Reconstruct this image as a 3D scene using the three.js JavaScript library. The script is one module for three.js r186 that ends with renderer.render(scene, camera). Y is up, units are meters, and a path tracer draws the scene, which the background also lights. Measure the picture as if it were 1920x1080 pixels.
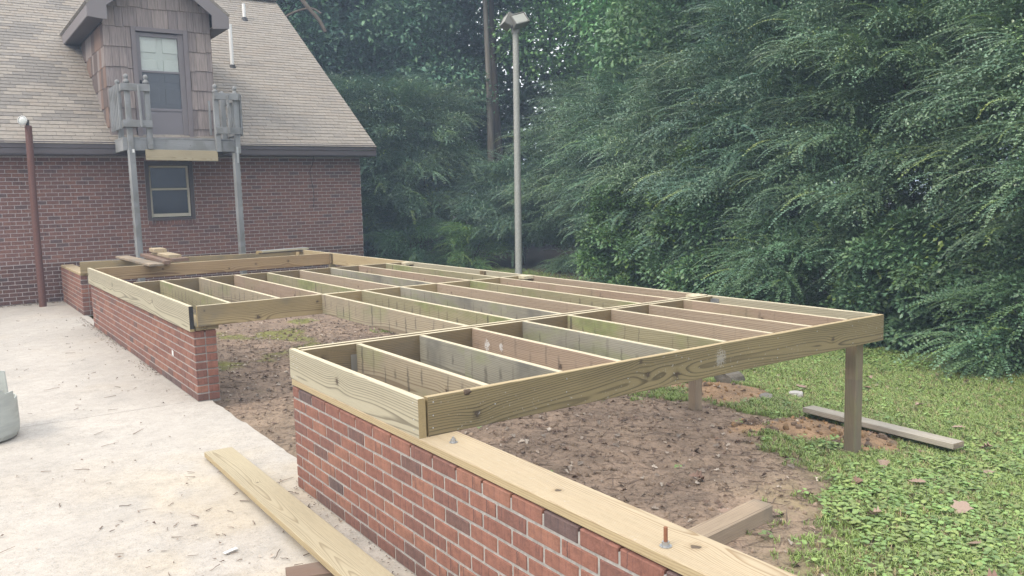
import * as THREE from 'three';
import { mergeGeometries } from 'three/addons/utils/BufferGeometryUtils.js';

// ------------------------------------------------------------------ camera, sky, sun, exposure
const scene = new THREE.Scene();
const camera = new THREE.PerspectiveCamera(38.23, 1920 / 1080, 0.05, 900);
camera.position.set(0, 1.77, 0);
camera.up.set(0.0853, 0.99325, -0.07866);
camera.lookAt(0.56551, 1.77 - 0.11326, -0.81693);
scene.add(camera);

const renderer = new THREE.WebGLRenderer({ antialias: true });
renderer.toneMapping = THREE.LinearToneMapping;
renderer.toneMappingExposure = 2.36;
renderer.shadowMap.enabled = true;

{ // overcast sky: brighter towards the zenith, faint cloud mottling
  const W = 256, H = 128, d = new Float32Array(W * H * 4);
  for (let j = 0; j < H; j++) for (let i = 0; i < W; i++) {
    const el = ((j + 0.5) / H - 0.5) * Math.PI, az = (i + 0.5) / W * Math.PI * 2;
    const s = Math.max(0, Math.sin(el));
    const m = 1 + 0.05 * Math.sin(az * 3 + 5 * s) * Math.cos(el) + 0.04 * Math.sin(az * 7 - 9 * s + 1.3) * Math.cos(el);
    const L = (0.72 + 0.62 * s) * m, k = (j * W + i) * 4;
    d[k] = L * 0.985; d[k + 1] = L; d[k + 2] = L * 1.03; d[k + 3] = 1;
  }
  const sky = new THREE.DataTexture(d, W, H, THREE.RGBAFormat, THREE.FloatType);
  sky.mapping = THREE.EquirectangularReflectionMapping;
  sky.magFilter = THREE.LinearFilter; sky.minFilter = THREE.LinearFilter; sky.needsUpdate = true;
  scene.background = sky; scene.environment = sky;
  scene.environmentIntensity = 1; scene.backgroundIntensity = 1;
}
const sun = new THREE.DirectionalLight(0xfff1dc, 1.35);
sun.position.set(-20, 27, -5); sun.target.position.set(5, 0, -9);
sun.castShadow = true; sun.shadow.radius = 40; sun.shadow.mapSize.set(2048, 2048);
Object.assign(sun.shadow.camera, { left: -28, right: 28, top: 28, bottom: -28, near: 1, far: 90 });
scene.add(sun, sun.target);
scene.fog = new THREE.FogExp2(0xa6bad4, 0.0034);

// ------------------------------------------------------------------ helpers
let seed = 1;
function srand(s) { seed = s >>> 0; }
function rnd() { seed = (seed + 0x6D2B79F5) >>> 0; let t = seed; t = Math.imul(t ^ (t >>> 15), t | 1); t ^= t + Math.imul(t ^ (t >>> 7), t | 61); return ((t ^ (t >>> 14)) >>> 0) / 4294967296; }
const rr = (a, b) => a + (b - a) * rnd();
const pick = a => a[Math.floor(rnd() * a.length)];
const sm = (a, b, x) => { x = Math.min(1, Math.max(0, (x - a) / (b - a))); return x * x * (3 - 2 * x); };
const mix = (a, b, t) => a + (b - a) * t;
const clamp = (x, a, b) => Math.min(b, Math.max(a, x));
function hash(x, y, s) { let h = Math.imul(x | 0, 374761393) + Math.imul(y | 0, 668265263) + Math.imul(s | 0, 2147483647); h = Math.imul(h ^ (h >>> 13), 1274126177); return ((h ^ (h >>> 16)) >>> 0) / 4294967296; }
function vn(x, y, s = 0) { // value noise 0..1
  const xi = Math.floor(x), yi = Math.floor(y); let fx = x - xi, fy = y - yi; fx = fx * fx * (3 - 2 * fx); fy = fy * fy * (3 - 2 * fy);
  const a = hash(xi, yi, s), b = hash(xi + 1, yi, s), c = hash(xi, yi + 1, s), d = hash(xi + 1, yi + 1, s);
  return a + (b - a) * fx + (c - a) * fy + (a - b - c + d) * fx * fy;
}
function fbm(x, y, s = 0, o = 4) { let v = 0, a = 0.5, n = 0; for (let i = 0; i < o; i++) { v += a * vn(x, y, s + i * 17); n += a; a *= 0.5; x *= 2.03; y *= 2.03; } return v / n; }
const s8 = c => { c = clamp(c, 0, 1); return Math.round(255 * (c <= 0.0031308 ? c * 12.92 : 1.055 * Math.pow(c, 1 / 2.4) - 0.055)); };
function tex(w, h, fn, wrap = true) { // fn(x, y) -> linear [r, g, b]
  const d = new Uint8Array(w * h * 4);
  for (let j = 0; j < h; j++) for (let i = 0; i < w; i++) { const c = fn(i, j), k = (j * w + i) * 4; d[k] = s8(c[0]); d[k + 1] = s8(c[1]); d[k + 2] = s8(c[2]); d[k + 3] = 255; }
  const t = new THREE.DataTexture(d, w, h, THREE.RGBAFormat); t.colorSpace = THREE.SRGBColorSpace; t.magFilter = THREE.LinearFilter; t.minFilter = THREE.LinearMipmapLinearFilter; t.generateMipmaps = true;
  if (wrap) t.wrapS = t.wrapT = THREE.RepeatWrapping; t.needsUpdate = true; return t;
}
function grey(w, h, fn) { // bump map, 0..1
  const d = new Uint8Array(w * h * 4);
  for (let j = 0; j < h; j++) for (let i = 0; i < w; i++) { const c = Math.round(255 * clamp(fn(i, j), 0, 1)), k = (j * w + i) * 4; d[k] = d[k + 1] = d[k + 2] = c; d[k + 3] = 255; }
  const t = new THREE.DataTexture(d, w, h, THREE.RGBAFormat); t.magFilter = THREE.LinearFilter; t.wrapS = t.wrapT = THREE.RepeatWrapping; t.needsUpdate = true; return t;
}
const tile = (f, w, h) => (i, j) => { // makes a noise tile: blends the wrapped copies
  const u = i / w, v = j / h, a = f(i, j), b = f(i - w, j), c = f(i, j - h), d = f(i - w, j - h);
  const m = (p, q, t) => Array.isArray(p) ? p.map((x, k) => mix(x, q[k], t)) : mix(p, q, t), su = sm(0.75, 1, u), sv = sm(0.75, 1, v);
  return m(m(a, b, su), m(c, d, su), sv);
};
const ALBEDO = 0.74; // brings all base colours to measured values at the exposure above
const std = (o) => { const m = new THREE.MeshStandardMaterial({ roughness: 0.85, metalness: 0, ...o }); m.color.multiplyScalar(ALBEDO); return m; };
const col = (r, g, b) => new THREE.Color().setRGB(r, g, b);
const used = {};
function numbered(name) { const n = used[name] = (used[name] ?? -1) + 1; return n ? `${name}_${String(n).padStart(3, '0')}` : name; }
function shade(o) { o.castShadow = true; o.receiveShadow = true; return o; }
function tag(o, label, category, group, kind) { if (label) o.userData.label = label; if (category) o.userData.category = category; if (group) o.userData.group = group; if (kind) o.userData.kind = kind; return o; }
function thing(name, label, category, pos = [0, 0, 0], turn = 0, group) { const o = new THREE.Group(); o.name = numbered(name); o.position.set(...pos); o.rotation.y = turn; scene.add(o); return tag(o, label, category, group); }
function part(parent, name, geo, mat, label) { const m = shade(new THREE.Mesh(geo, mat)); m.name = numbered(name); if (label) m.userData.label = label; parent.add(m); return m; }
function struct(name, geo, mat) { const m = shade(new THREE.Mesh(geo, mat)); m.name = numbered(name); m.userData.kind = 'structure'; scene.add(m); return m; }
const M4 = (px, py, pz, rx = 0, ry = 0, rz = 0, sx = 1, sy = sx, sz = sx) => new THREE.Matrix4().compose(new THREE.Vector3(px, py, pz), new THREE.Quaternion().setFromEuler(new THREE.Euler(rx, ry, rz, 'YXZ')), new THREE.Vector3(sx, sy, sz));
function raw(P, uv, idxGroups) { // unshared triangles with flat normals; idxGroups: list of triangle lists per material
  const pos = [], uvs = [], g = new THREE.BufferGeometry(); let n = 0;
  idxGroups.forEach((tris, m) => { for (const t of tris) for (const k of t) { pos.push(...P[k]); uvs.push(...uv[k]); } g.addGroup(n, tris.length * 3, m); n += tris.length * 3; });
  g.setAttribute('position', new THREE.Float32BufferAttribute(pos, 3)); g.setAttribute('uv', new THREE.Float32BufferAttribute(uvs, 2)); g.computeVertexNormals(); return g;
}
// a length of sawn timber along X with eased edges; materials: 0 wide faces, 1 edges, 2 sawn ends
function lumber(L, h, t, o = {}) {
  const c = o.c ?? 0.003, y = h / 2, z = t / 2, tl = o.tl ?? 3.7, u0 = o.u0 ?? rnd(), fl = o.flip ?? rnd() < 0.5;
  const prof = [[y - c, z], [-y + c, z], [-y, z - c], [-y, -z + c], [-y + c, -z], [y - c, -z], [y, -z + c], [y, z - c]];
  const pos = [], uvs = [], g = new THREE.BufferGeometry(); let n = 0;
  const nseg = o.seg ?? 1, bow = o.bow ?? 0;
  const quad = (i, j, vm) => {
    for (let k = 0; k < nseg; k++) {
      const x0 = -L / 2 + L * k / nseg, x1 = -L / 2 + L * (k + 1) / nseg, b0 = bow * (1 - (2 * x0 / L) ** 2), b1 = bow * (1 - (2 * x1 / L) ** 2);
      const A = [x0, prof[i][0] + b0, prof[i][1]], B = [x0, prof[j][0] + b0, prof[j][1]], C = [x1, prof[j][0] + b1, prof[j][1]], D = [x1, prof[i][0] + b1, prof[i][1]];
      const U = x => (x / L + 0.5) * (L / tl) * (fl ? -1 : 1) + u0;
      for (const [p, q] of [[A, i], [B, j], [C, j], [A, i], [C, j], [D, i]]) { pos.push(...p); uvs.push(U(p[0]), vm(prof[q])); }
      n += 6;
    }
  };
  const vf = p => p[0] / h + 0.5, ve = p => 0.5 + p[1] / 0.184;
  quad(0, 1, vf); quad(1, 2, vf); quad(7, 0, vf); quad(4, 5, vf); quad(3, 4, vf); quad(5, 6, vf); g.addGroup(0, n, 0); let s = n;
  quad(2, 3, ve); quad(6, 7, ve); g.addGroup(s, n - s, 1); s = n;
  for (const e of [-1, 1]) for (let k = 1; k < 7; k++) { for (const q of e > 0 ? [0, k, k + 1] : [0, k + 1, k]) { pos.push(e * L / 2, prof[q][0], prof[q][1]); uvs.push(prof[q][1] * 6, prof[q][0] * 6); } n += 3; }
  g.addGroup(s, n - s, 2);
  g.setAttribute('position', new THREE.Float32BufferAttribute(pos, 3)); g.setAttribute('uv', new THREE.Float32BufferAttribute(uvs, 2)); g.computeVertexNormals(); return g;
}
function bx(w, h, d, x = 0, y = 0, z = 0, c = 0.003) { // box with chamfered edges, uv in metres
  c = Math.min(c, w / 3, h / 3, d / 3);
  const hx = w / 2, hy = h / 2, hz = d / 2, pos = [], uvs = [];
  const v = (sx, sy, sz, ax) => [sx * (hx - (ax === 0 ? 0 : c)), sy * (hy - (ax === 1 ? 0 : c)), sz * (hz - (ax === 2 ? 0 : c))];
  const tri = (...p) => { const a = new THREE.Vector3(...p[0]), b = new THREE.Vector3(...p[1]), d2 = new THREE.Vector3(...p[2]); const nn = b.clone().sub(a).cross(d2.clone().sub(a)); const ce = a.clone().add(b).add(d2); const q = nn.dot(ce) < 0 ? [p[0], p[2], p[1]] : p; const k = [Math.abs(nn.x), Math.abs(nn.y), Math.abs(nn.z)], m = k.indexOf(Math.max(...k)); for (const r of q) { pos.push(...r); uvs.push(m === 0 ? r[2] : r[0], m === 1 ? r[2] : r[1]); } };
  const quad = (a, b, c2, d2) => { tri(a, b, c2); tri(a, c2, d2); };
  for (const s of [-1, 1]) { quad(v(s, -1, -1, 0), v(s, 1, -1, 0), v(s, 1, 1, 0), v(s, -1, 1, 0)); quad(v(-1, s, -1, 1), v(1, s, -1, 1), v(1, s, 1, 1), v(-1, s, 1, 1)); quad(v(-1, -1, s, 2), v(1, -1, s, 2), v(1, 1, s, 2), v(-1, 1, s, 2)); }
  if (c > 0) {
    for (const a of [-1, 1]) for (const b of [-1, 1]) {
      quad(v(a, b, -1, 0), v(a, b, 1, 0), v(a, b, 1, 1), v(a, b, -1, 1)); quad(v(a, -1, b, 0), v(a, 1, b, 0), v(a, 1, b, 2), v(a, -1, b, 2)); quad(v(-1, a, b, 1), v(1, a, b, 1), v(1, a, b, 2), v(-1, a, b, 2));
      for (const e of [-1, 1]) tri(v(a, b, e, 0), v(a, b, e, 1), v(a, b, e, 2));
    }
  }
  const g = new THREE.BufferGeometry(); g.setAttribute('position', new THREE.Float32BufferAttribute(pos, 3)); g.setAttribute('uv', new THREE.Float32BufferAttribute(uvs, 2)); g.computeVertexNormals(); g.translate(x, y, z); return g;
}
const merge = l => mergeGeometries(l.map(g => { g = g.index ? g.toNonIndexed() : g; g.clearGroups(); return g; }));
function tube(pts, r0, r1 = r0, sides = 7, seg = 10) { // tapered tube through points
  const cv = new THREE.CatmullRomCurve3(pts.map(p => new THREE.Vector3(...p))), fr = cv.computeFrenetFrames(seg), pos = [], uv = [], idx = [];
  for (let i = 0; i <= seg; i++) { const p = cv.getPoint(i / seg), r = mix(r0, r1, i / seg); for (let j = 0; j <= sides; j++) { const a = j / sides * Math.PI * 2, n = fr.normals[i], b = fr.binormals[i]; pos.push(p.x + r * (n.x * Math.cos(a) + b.x * Math.sin(a)), p.y + r * (n.y * Math.cos(a) + b.y * Math.sin(a)), p.z + r * (n.z * Math.cos(a) + b.z * Math.sin(a))); uv.push(j / sides, i / seg * 4); } }
  const S = sides + 1; for (let i = 0; i < seg; i++) for (let j = 0; j < sides; j++) { const a = i * S + j; idx.push(a, a + S, a + 1, a + 1, a + S, a + S + 1); }
  const g = new THREE.BufferGeometry(); g.setAttribute('position', new THREE.Float32BufferAttribute(pos, 3)); g.setAttribute('uv', new THREE.Float32BufferAttribute(uv, 2)); g.setIndex(idx); g.computeVertexNormals(); return g;
}
function instances(name, geo, mat, mats, cols, parent = scene) {
  const m = new THREE.InstancedMesh(geo, mat, mats.length); m.name = numbered(name);
  mats.forEach((x, i) => m.setMatrixAt(i, x)); if (cols) cols.forEach((c, i) => m.setColorAt(i, c));
  m.userData.kind = 'stuff'; shade(m); parent.add(m); return m;
}

// ------------------------------------------------------------------ materials
// flat-sawn pine: growth rings of a log cut by the face of the board, bent round knots
function woodTex(s, o) {
  const { w = 1024, h = 96, L = 3.7, base, late, rings = 75, knots = [], streak = 0, algae = 0, grime = 0, patch = 0.25, vc = -0.5, d0 = 0.35, specks = 0, splat = [] } = o, H = 0.184;
  srand(s * 7919 + 3); const bars = []; if (streak) { let x = rr(0, 0.15); while (x < L) { bars.push([x, rr(0.004, 0.014), rr(0.25, 1) * streak, rr(0, 0.5), rr(0.5, 1)]); x += 0.146 + rr(-0.02, 0.02); if (rnd() < 0.15) x += 0.15; } }
  return tex(w, h, (i, j) => {
    const u = i / w * L, v = j / h * H;
    const dr = (fbm(u * 0.55, 0.3, s, 3) - 0.5) * 0.16, dd = (fbm(u * 0.45, 7.7, s + 5, 3) - 0.5) * 0.10;
    let y = v - H * (0.5 + vc) - dr, r = Math.sqrt(y * y * 2.2 + (0.1 * d0 + 0.05 + dd) ** 2), core = 0, halo = 0;
    for (const [ku, kv, ks] of knots) { const du = (u - ku) / (ks * 3.2), dv = (v - kv * H) / (ks * 1.5), e = du * du + dv * dv; r += (kv > 0.5 ? -1 : 1) * ks * 0.95 * Math.exp(-e * 0.8); const q = Math.sqrt(((u - ku) / ks) ** 2 + ((v - kv * H) / ks) ** 2) + (vn(u * 90, v * 90, s) - 0.5) * 0.5; core = Math.max(core, 1 - sm(0.38, 0.55, q)); halo = Math.max(halo, (1 - sm(0.5, 1.4, q)) * 0.5); }
    r += (fbm(u * 3, v * 30, s + 9, 3) - 0.5) * 0.006;
    let t = r * rings; t += (vn(u * 1.3, v * 9, s + 3) - 0.5) * 0.35; const f = t - Math.floor(t);
    let k = sm(0.45, 0.88, f) * (1 - sm(0.9, 1, f)) * (0.45 + 0.55 * vn(Math.floor(t) * 3.1, 1.5 + u * 0.4, s + 21));
    const fib = fbm(u * 14, v * 420, s + 31, 2) - 0.5, pt = fbm(u * 1.7, v * 7, s + 41, 3) - 0.5;
    k = clamp(k + halo * 0.8 + fib * 0.25, 0, 1);
    const br = 1 + fib * 0.28 + pt * patch;
    let c = base.map((b, n) => mix(b, late[n], k) * br);
    if (core > 0) { const kd = 0.35 + 0.65 * vn(u * 160, v * 160, s + 2); c = c.map((b, n) => mix(b, [0.075, 0.05, 0.034][n] * kd * 1.3, core * 0.85)); }
    if (algae) { const a = sm(0.5, 0.72, fbm(u * 2.1 + 3, v * 6, s + 51, 4)) * algae * (0.6 + 0.4 * vn(u * 40, v * 60, s)); c = c.map((b, n) => mix(b, [0.2, 0.235, 0.085][n] * (0.75 + 0.5 * vn(u * 20, v * 20, 3)), a * 0.85)); }
    if (grime) { const a = sm(0.45, 0.75, fbm(u * 3.3, v * 3, s + 61, 4)) * grime; c = c.map((b, n) => mix(b, [0.13, 0.125, 0.11][n], a)); }
    for (const [x, wd, st, v0, v1] of bars) { const q = Math.abs(u - x + (vn(v * 60, x * 9, s) - 0.5) * 0.01), vv = v / H, env = sm(v0 - 0.15, v0 + 0.1, 1 - vv) * (1 - sm(v1, v1 + 0.2, 1 - vv)); const a = (1 - sm(wd * 0.4, wd * (1.2 + (1 - vv)), q)) * st * env * (0.55 + 0.45 * vn(u * 300, v * 40, s + 4)); if (a > 0.01) c = c.map((b, n) => mix(b, [0.055, 0.048, 0.04][n], a)); }
    for (const [a, b, q] of splat) { const e = Math.hypot(u - a, (v - b * H) * 0.8); if (e < q && vn(u * 260, v * 260, s + 81) * (1 - e / q) > 0.24) c = c.map(x => mix(x, 0.66, q > 0.06 ? 0.3 : 0.8)); }
    if (specks && vn(u * 130, v * 130, s + 71) > 0.93 && fbm(u * 2, v * 5, s + 8, 2) > 0.5) c = c.map(b => mix(b, 0.5, specks));
    return c;
  });
}
const woodBump = grey(512, 128, (i, j) => 0.5 + 0.5 * (fbm(i / 512 * 40, j / 128 * 90, 77, 3) - 0.5) + 0.25 * (vn(i / 30, j / 1.6, 5) - 0.5));
const wm = (t, o = {}) => std({ map: t, bumpMap: woodBump, bumpScale: 0.0012, roughness: 0.82, ...o });
const TAN = [0.41, 0.355, 0.2], TANL = [0.2, 0.155, 0.07];
const W = {
  near: wm(woodTex(1, { w: 2048, h: 128, base: [0.26, 0.205, 0.105], late: [0.065, 0.048, 0.024], rings: 62, knots: [[0.265, 0.33, 0.028], [1.384, 0.45, 0.026], [1.61, 0.3, 0.034], [1.333, 0.9, 0.018], [3.09, 0.42, 0.022]], patch: 0.45, vc: -0.3, d0: 0.2, specks: 0.5, splat: [[1.98, 0.55, 0.07]] })),
  left: wm(woodTex(2, { w: 2048, h: 128, L: 3.7, base: [0.42, 0.385, 0.28], late: [0.115, 0.095, 0.062], rings: 64, knots: [[0.918, 0.58, 0.03], [2.6, 0.6, 0.024]], patch: 0.25, vc: -0.2 })),
  mid: wm(woodTex(3, { base: [0.33, 0.255, 0.135], late: [0.13, 0.092, 0.046], rings: 60, knots: [[0.06, 0.75, 0.014], [0.53, 0.16, 0.032], [1.1, 0.65, 0.018], [2.7, 0.4, 0.02]], patch: 0.4, grime: 0.45 })),
  far: wm(woodTex(4, { base: [0.37, 0.26, 0.14], late: [0.19, 0.112, 0.055], rings: 55, knots: [[0.9, 0.6, 0.02], [1.86, 0.25, 0.02], [2.28, 0.5, 0.026], [2.8, 0.55, 0.028]], patch: 0.35 })),
  beam: wm(woodTex(5, { base: [0.23, 0.17, 0.09], late: [0.1, 0.07, 0.036], rings: 70, knots: [[0.5, 0.6, 0.03], [0.9, 0.35, 0.03], [2.2, 0.5, 0.02]], patch: 0.45, grime: 0.3 })),  // base darkened, with the shade between the joists put into the colour
  pink: wm(woodTex(6, { base: [0.36, 0.272, 0.2], late: [0.17, 0.11, 0.07], rings: 66, knots: [[0.7, 0.6, 0.022], [2.1, 0.4, 0.02]], streak: 0.55, patch: 0.3, algae: 0.25 })),
  green: wm(woodTex(7, { base: [0.31, 0.28, 0.175], late: [0.16, 0.135, 0.07], rings: 60, knots: [[1.4, 0.4, 0.018]], streak: 0.95, algae: 1, patch: 0.35 })),
  grey: wm(woodTex(8, { base: [0.3, 0.285, 0.23], late: [0.15, 0.135, 0.1], rings: 70, streak: 0.75, algae: 0.55, grime: 0.75, patch: 0.4 })),
  stripe: wm(woodTex(9, { base: [0.34, 0.29, 0.205], late: [0.16, 0.115, 0.07], rings: 58, knots: [[1.9, 0.5, 0.02]], streak: 1, algae: 0.5, grime: 0.2, patch: 0.35 })),
  clean: wm(woodTex(10, { base: [0.38, 0.305, 0.225], late: [0.18, 0.12, 0.075], rings: 62, knots: [[0.35, 0.6, 0.02], [1.55, 0.45, 0.026]], streak: 0.15, patch: 0.3 })),
  plate: wm(woodTex(11, { w: 1600, h: 128, base: [0.46, 0.375, 0.25], late: [0.29, 0.205, 0.115], rings: 110, knots: [[0.8, 0.4, 0.03], [1.45, 0.55, 0.022], [2.4, 0.5, 0.02]], patch: 0.22, vc: -0.4, specks: 0.3 })),
  loose: wm(woodTex(12, { w: 1600, h: 128, base: [0.43, 0.37, 0.25], late: [0.25, 0.195, 0.115], rings: 150, knots: [[1.3, 0.5, 0.012]], patch: 0.18, vc: -0.15 })),
  edge: wm(woodTex(13, { base: [0.6, 0.54, 0.39], late: [0.42, 0.35, 0.22], rings: 120, patch: 0.2, grime: 0.08 })),
  edgeGold: wm(woodTex(14, { base: [0.45, 0.36, 0.21], late: [0.25, 0.175, 0.09], rings: 90, patch: 0.25 })),
  end: wm(woodTex(15, { w: 256, h: 256, L: 1, base: [0.36, 0.28, 0.14], late: [0.2, 0.14, 0.07], rings: 160, patch: 0.3, d0: 0.1 })),
  old: wm(woodTex(16, { base: [0.3, 0.31, 0.315], late: [0.13, 0.135, 0.14], rings: 80, knots: [[0.8, 0.5, 0.014]], patch: 0.5, grime: 0.5 })),
  post: wm(woodTex(17, { base: [0.24, 0.19, 0.125], late: [0.14, 0.1, 0.07], rings: 70, patch: 0.5, algae: 0.35, grime: 0.3 })),
  rotten: wm(woodTex(18, { base: [0.35, 0.275, 0.195], late: [0.18, 0.13, 0.095], rings: 90, patch: 0.5, grime: 0.5 })),
  splat: wm(woodTex(20, { base: [0.36, 0.272, 0.2], late: [0.17, 0.11, 0.07], rings: 66, knots: [[0.5, 0.4, 0.024]], streak: 0.6, patch: 0.3, splat: [[1.13, 0.55, 0.035], [1.3, 0.5, 0.05]] })),
  pale: wm(woodTex(21, { base: [0.42, 0.385, 0.325], late: [0.22, 0.195, 0.16], rings: 80, patch: 0.45, grime: 0.3 })),
  red: wm(woodTex(19, { w: 512, base: [0.22, 0.14, 0.1], late: [0.12, 0.075, 0.055], rings: 90, patch: 0.4, grime: 0.3 })),
};
const brickTex = [0, 1].map(k => tex(256, 128, tile((i, j) => {
  const x = i / 256, y = j / 128, n = fbm(x * 9, y * 5, 90 + k, 4), f = fbm(x * 60, y * 30, 95 + k, 3), st = sm(0.6, 0.76, fbm(x * 20, y * 1.0, 99 + k, 3)) * 0.5 + (Math.abs(x - 0.5 + (vn(1, y * 9, k) - 0.5) * 0.012) < 0.008 ? 0.9 : 0), b = 0.55 + 0.62 * n + 0.4 * (f - 0.5);
  return [b * (1 - st * 0.55), b * (1 - st * 0.5), b * (1 - st * 0.4)];
}, 256, 128)));
const brickBump = grey(256, 128, tile((i, j) => 0.5 + 0.6 * (fbm(i / 256 * 30, j / 128 * 15, 65, 4) - 0.5), 256, 128));
const brickMats = [[0.265, 0.115, 0.083], [0.3, 0.133, 0.093], [0.225, 0.104, 0.08], [0.325, 0.15, 0.102], [0.18, 0.097, 0.08], [0.145, 0.092, 0.084]].map((c, i) => std({ color: col(...c), map: brickTex[i % 2], bumpMap: brickBump, bumpScale: 0.0025, roughness: 0.9 }));
const houseBrick = [[0.25, 0.125, 0.1], [0.28, 0.14, 0.11], [0.23, 0.118, 0.098], [0.3, 0.148, 0.112], [0.17, 0.11, 0.104], [0.2, 0.112, 0.098]].map((c, i) => std({ color: col(...c), map: brickTex[i % 2], bumpMap: brickBump, bumpScale: 0.0025, roughness: 0.9 }));
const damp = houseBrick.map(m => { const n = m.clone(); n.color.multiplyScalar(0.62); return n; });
const mortarTex = tex(128, 128, tile((i, j) => { const b = 0.75 + 0.5 * (fbm(i / 9, j / 9, 33, 4) - 0.5) + 0.25 * (fbm(i / 2.5, j / 2.5, 35, 2) - 0.5); return [b, b, b]; }, 128, 128));
mortarTex.repeat.set(4, 4);
const mortar = std({ color: col(0.48, 0.46, 0.43), map: mortarTex, roughness: 0.95 }), houseMortar = std({ color: col(0.6, 0.54, 0.52), map: mortarTex, roughness: 0.95 });
const brown = std({ color: col(0.095, 0.08, 0.086), roughness: 0.6 }), brownLight = std({ color: col(0.2, 0.18, 0.185), roughness: 0.65 });
const galv = std({ color: col(0.55, 0.56, 0.57), metalness: 0.85, roughness: 0.42 });
const rust = std({ color: col(0.24, 0.1, 0.05), roughness: 0.85 });
const dark = std({ color: col(0.02, 0.02, 0.022), roughness: 0.7 });
const cream = std({ color: col(0.62, 0.57, 0.45), roughness: 0.6 });
const white = std({ color: col(0.78, 0.78, 0.77), roughness: 0.5 });

// ------------------------------------------------------------------ ground
const lawnSlope = x => x < 5.3 ? -0.06 - 0.115 * clamp((x - 1.9) / 3.4, 0, 1) : -0.175 - 0.035 * Math.min(x - 5.3, 4);
function dirtMask(x, z) { // 1 bare soil, 0 lawn
  const n = (fbm(x * 1.1, z * 1.1, 201, 4) - 0.5) * 1.7 + (fbm(x * 4.5, z * 4.5, 203, 3) - 0.5) * 1.1;
  const fr = z > -4.2 ? 4.5 + (z + 3.2) * -0.75 : 5.7, side = sm(-0.35, 0.35, fr - x + n), near = sm(-0.3, 0.35, -2.42 - z + n * 0.7 - Math.max(0, x - 3.0) * 0.34);
  return clamp(side * near, 0, 1);
}
const piles = [[6.1, -5.35, 0.55, 0.09], [5.55, -4.0, 0.42, 0.06], [5.75, -3.6, 0.36, 0.05], [5.2, -4.25, 0.22, 0.05]];
const claymask = (x, z) => { let v = 0; for (const [a, b, r] of piles) v = Math.max(v, 1 - sm(r * 0.55, r * 1.15, Math.hypot(x - a, (z - b) * 1.1) + (fbm(x * 5, z * 5, 77, 3) - 0.5) * r)); return v; };
function groundY(x, z) {
  if (x < 1.9) return z < -17.4 ? -0.15 : -0.14;
  let y = lawnSlope(x); const m = dirtMask(x, z);
  y += (fbm(x * 0.9, z * 0.9, 211, 3) - 0.5) * 0.06 + m * ((fbm(x * 5, z * 5, 221, 4) - 0.5) * 0.06 + (fbm(x * 16, z * 16, 231, 2) - 0.5) * 0.02);
  for (const [a, b, r, h] of piles) y += h * Math.exp(-(((x - a) ** 2 + (z - b) ** 2) / (r * r * 0.5))) * (0.7 + 0.6 * fbm(x * 7, z * 7, 241, 3));
  return y - 0.03 * (1 - sm(1.92, 2.25, x));
}
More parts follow.
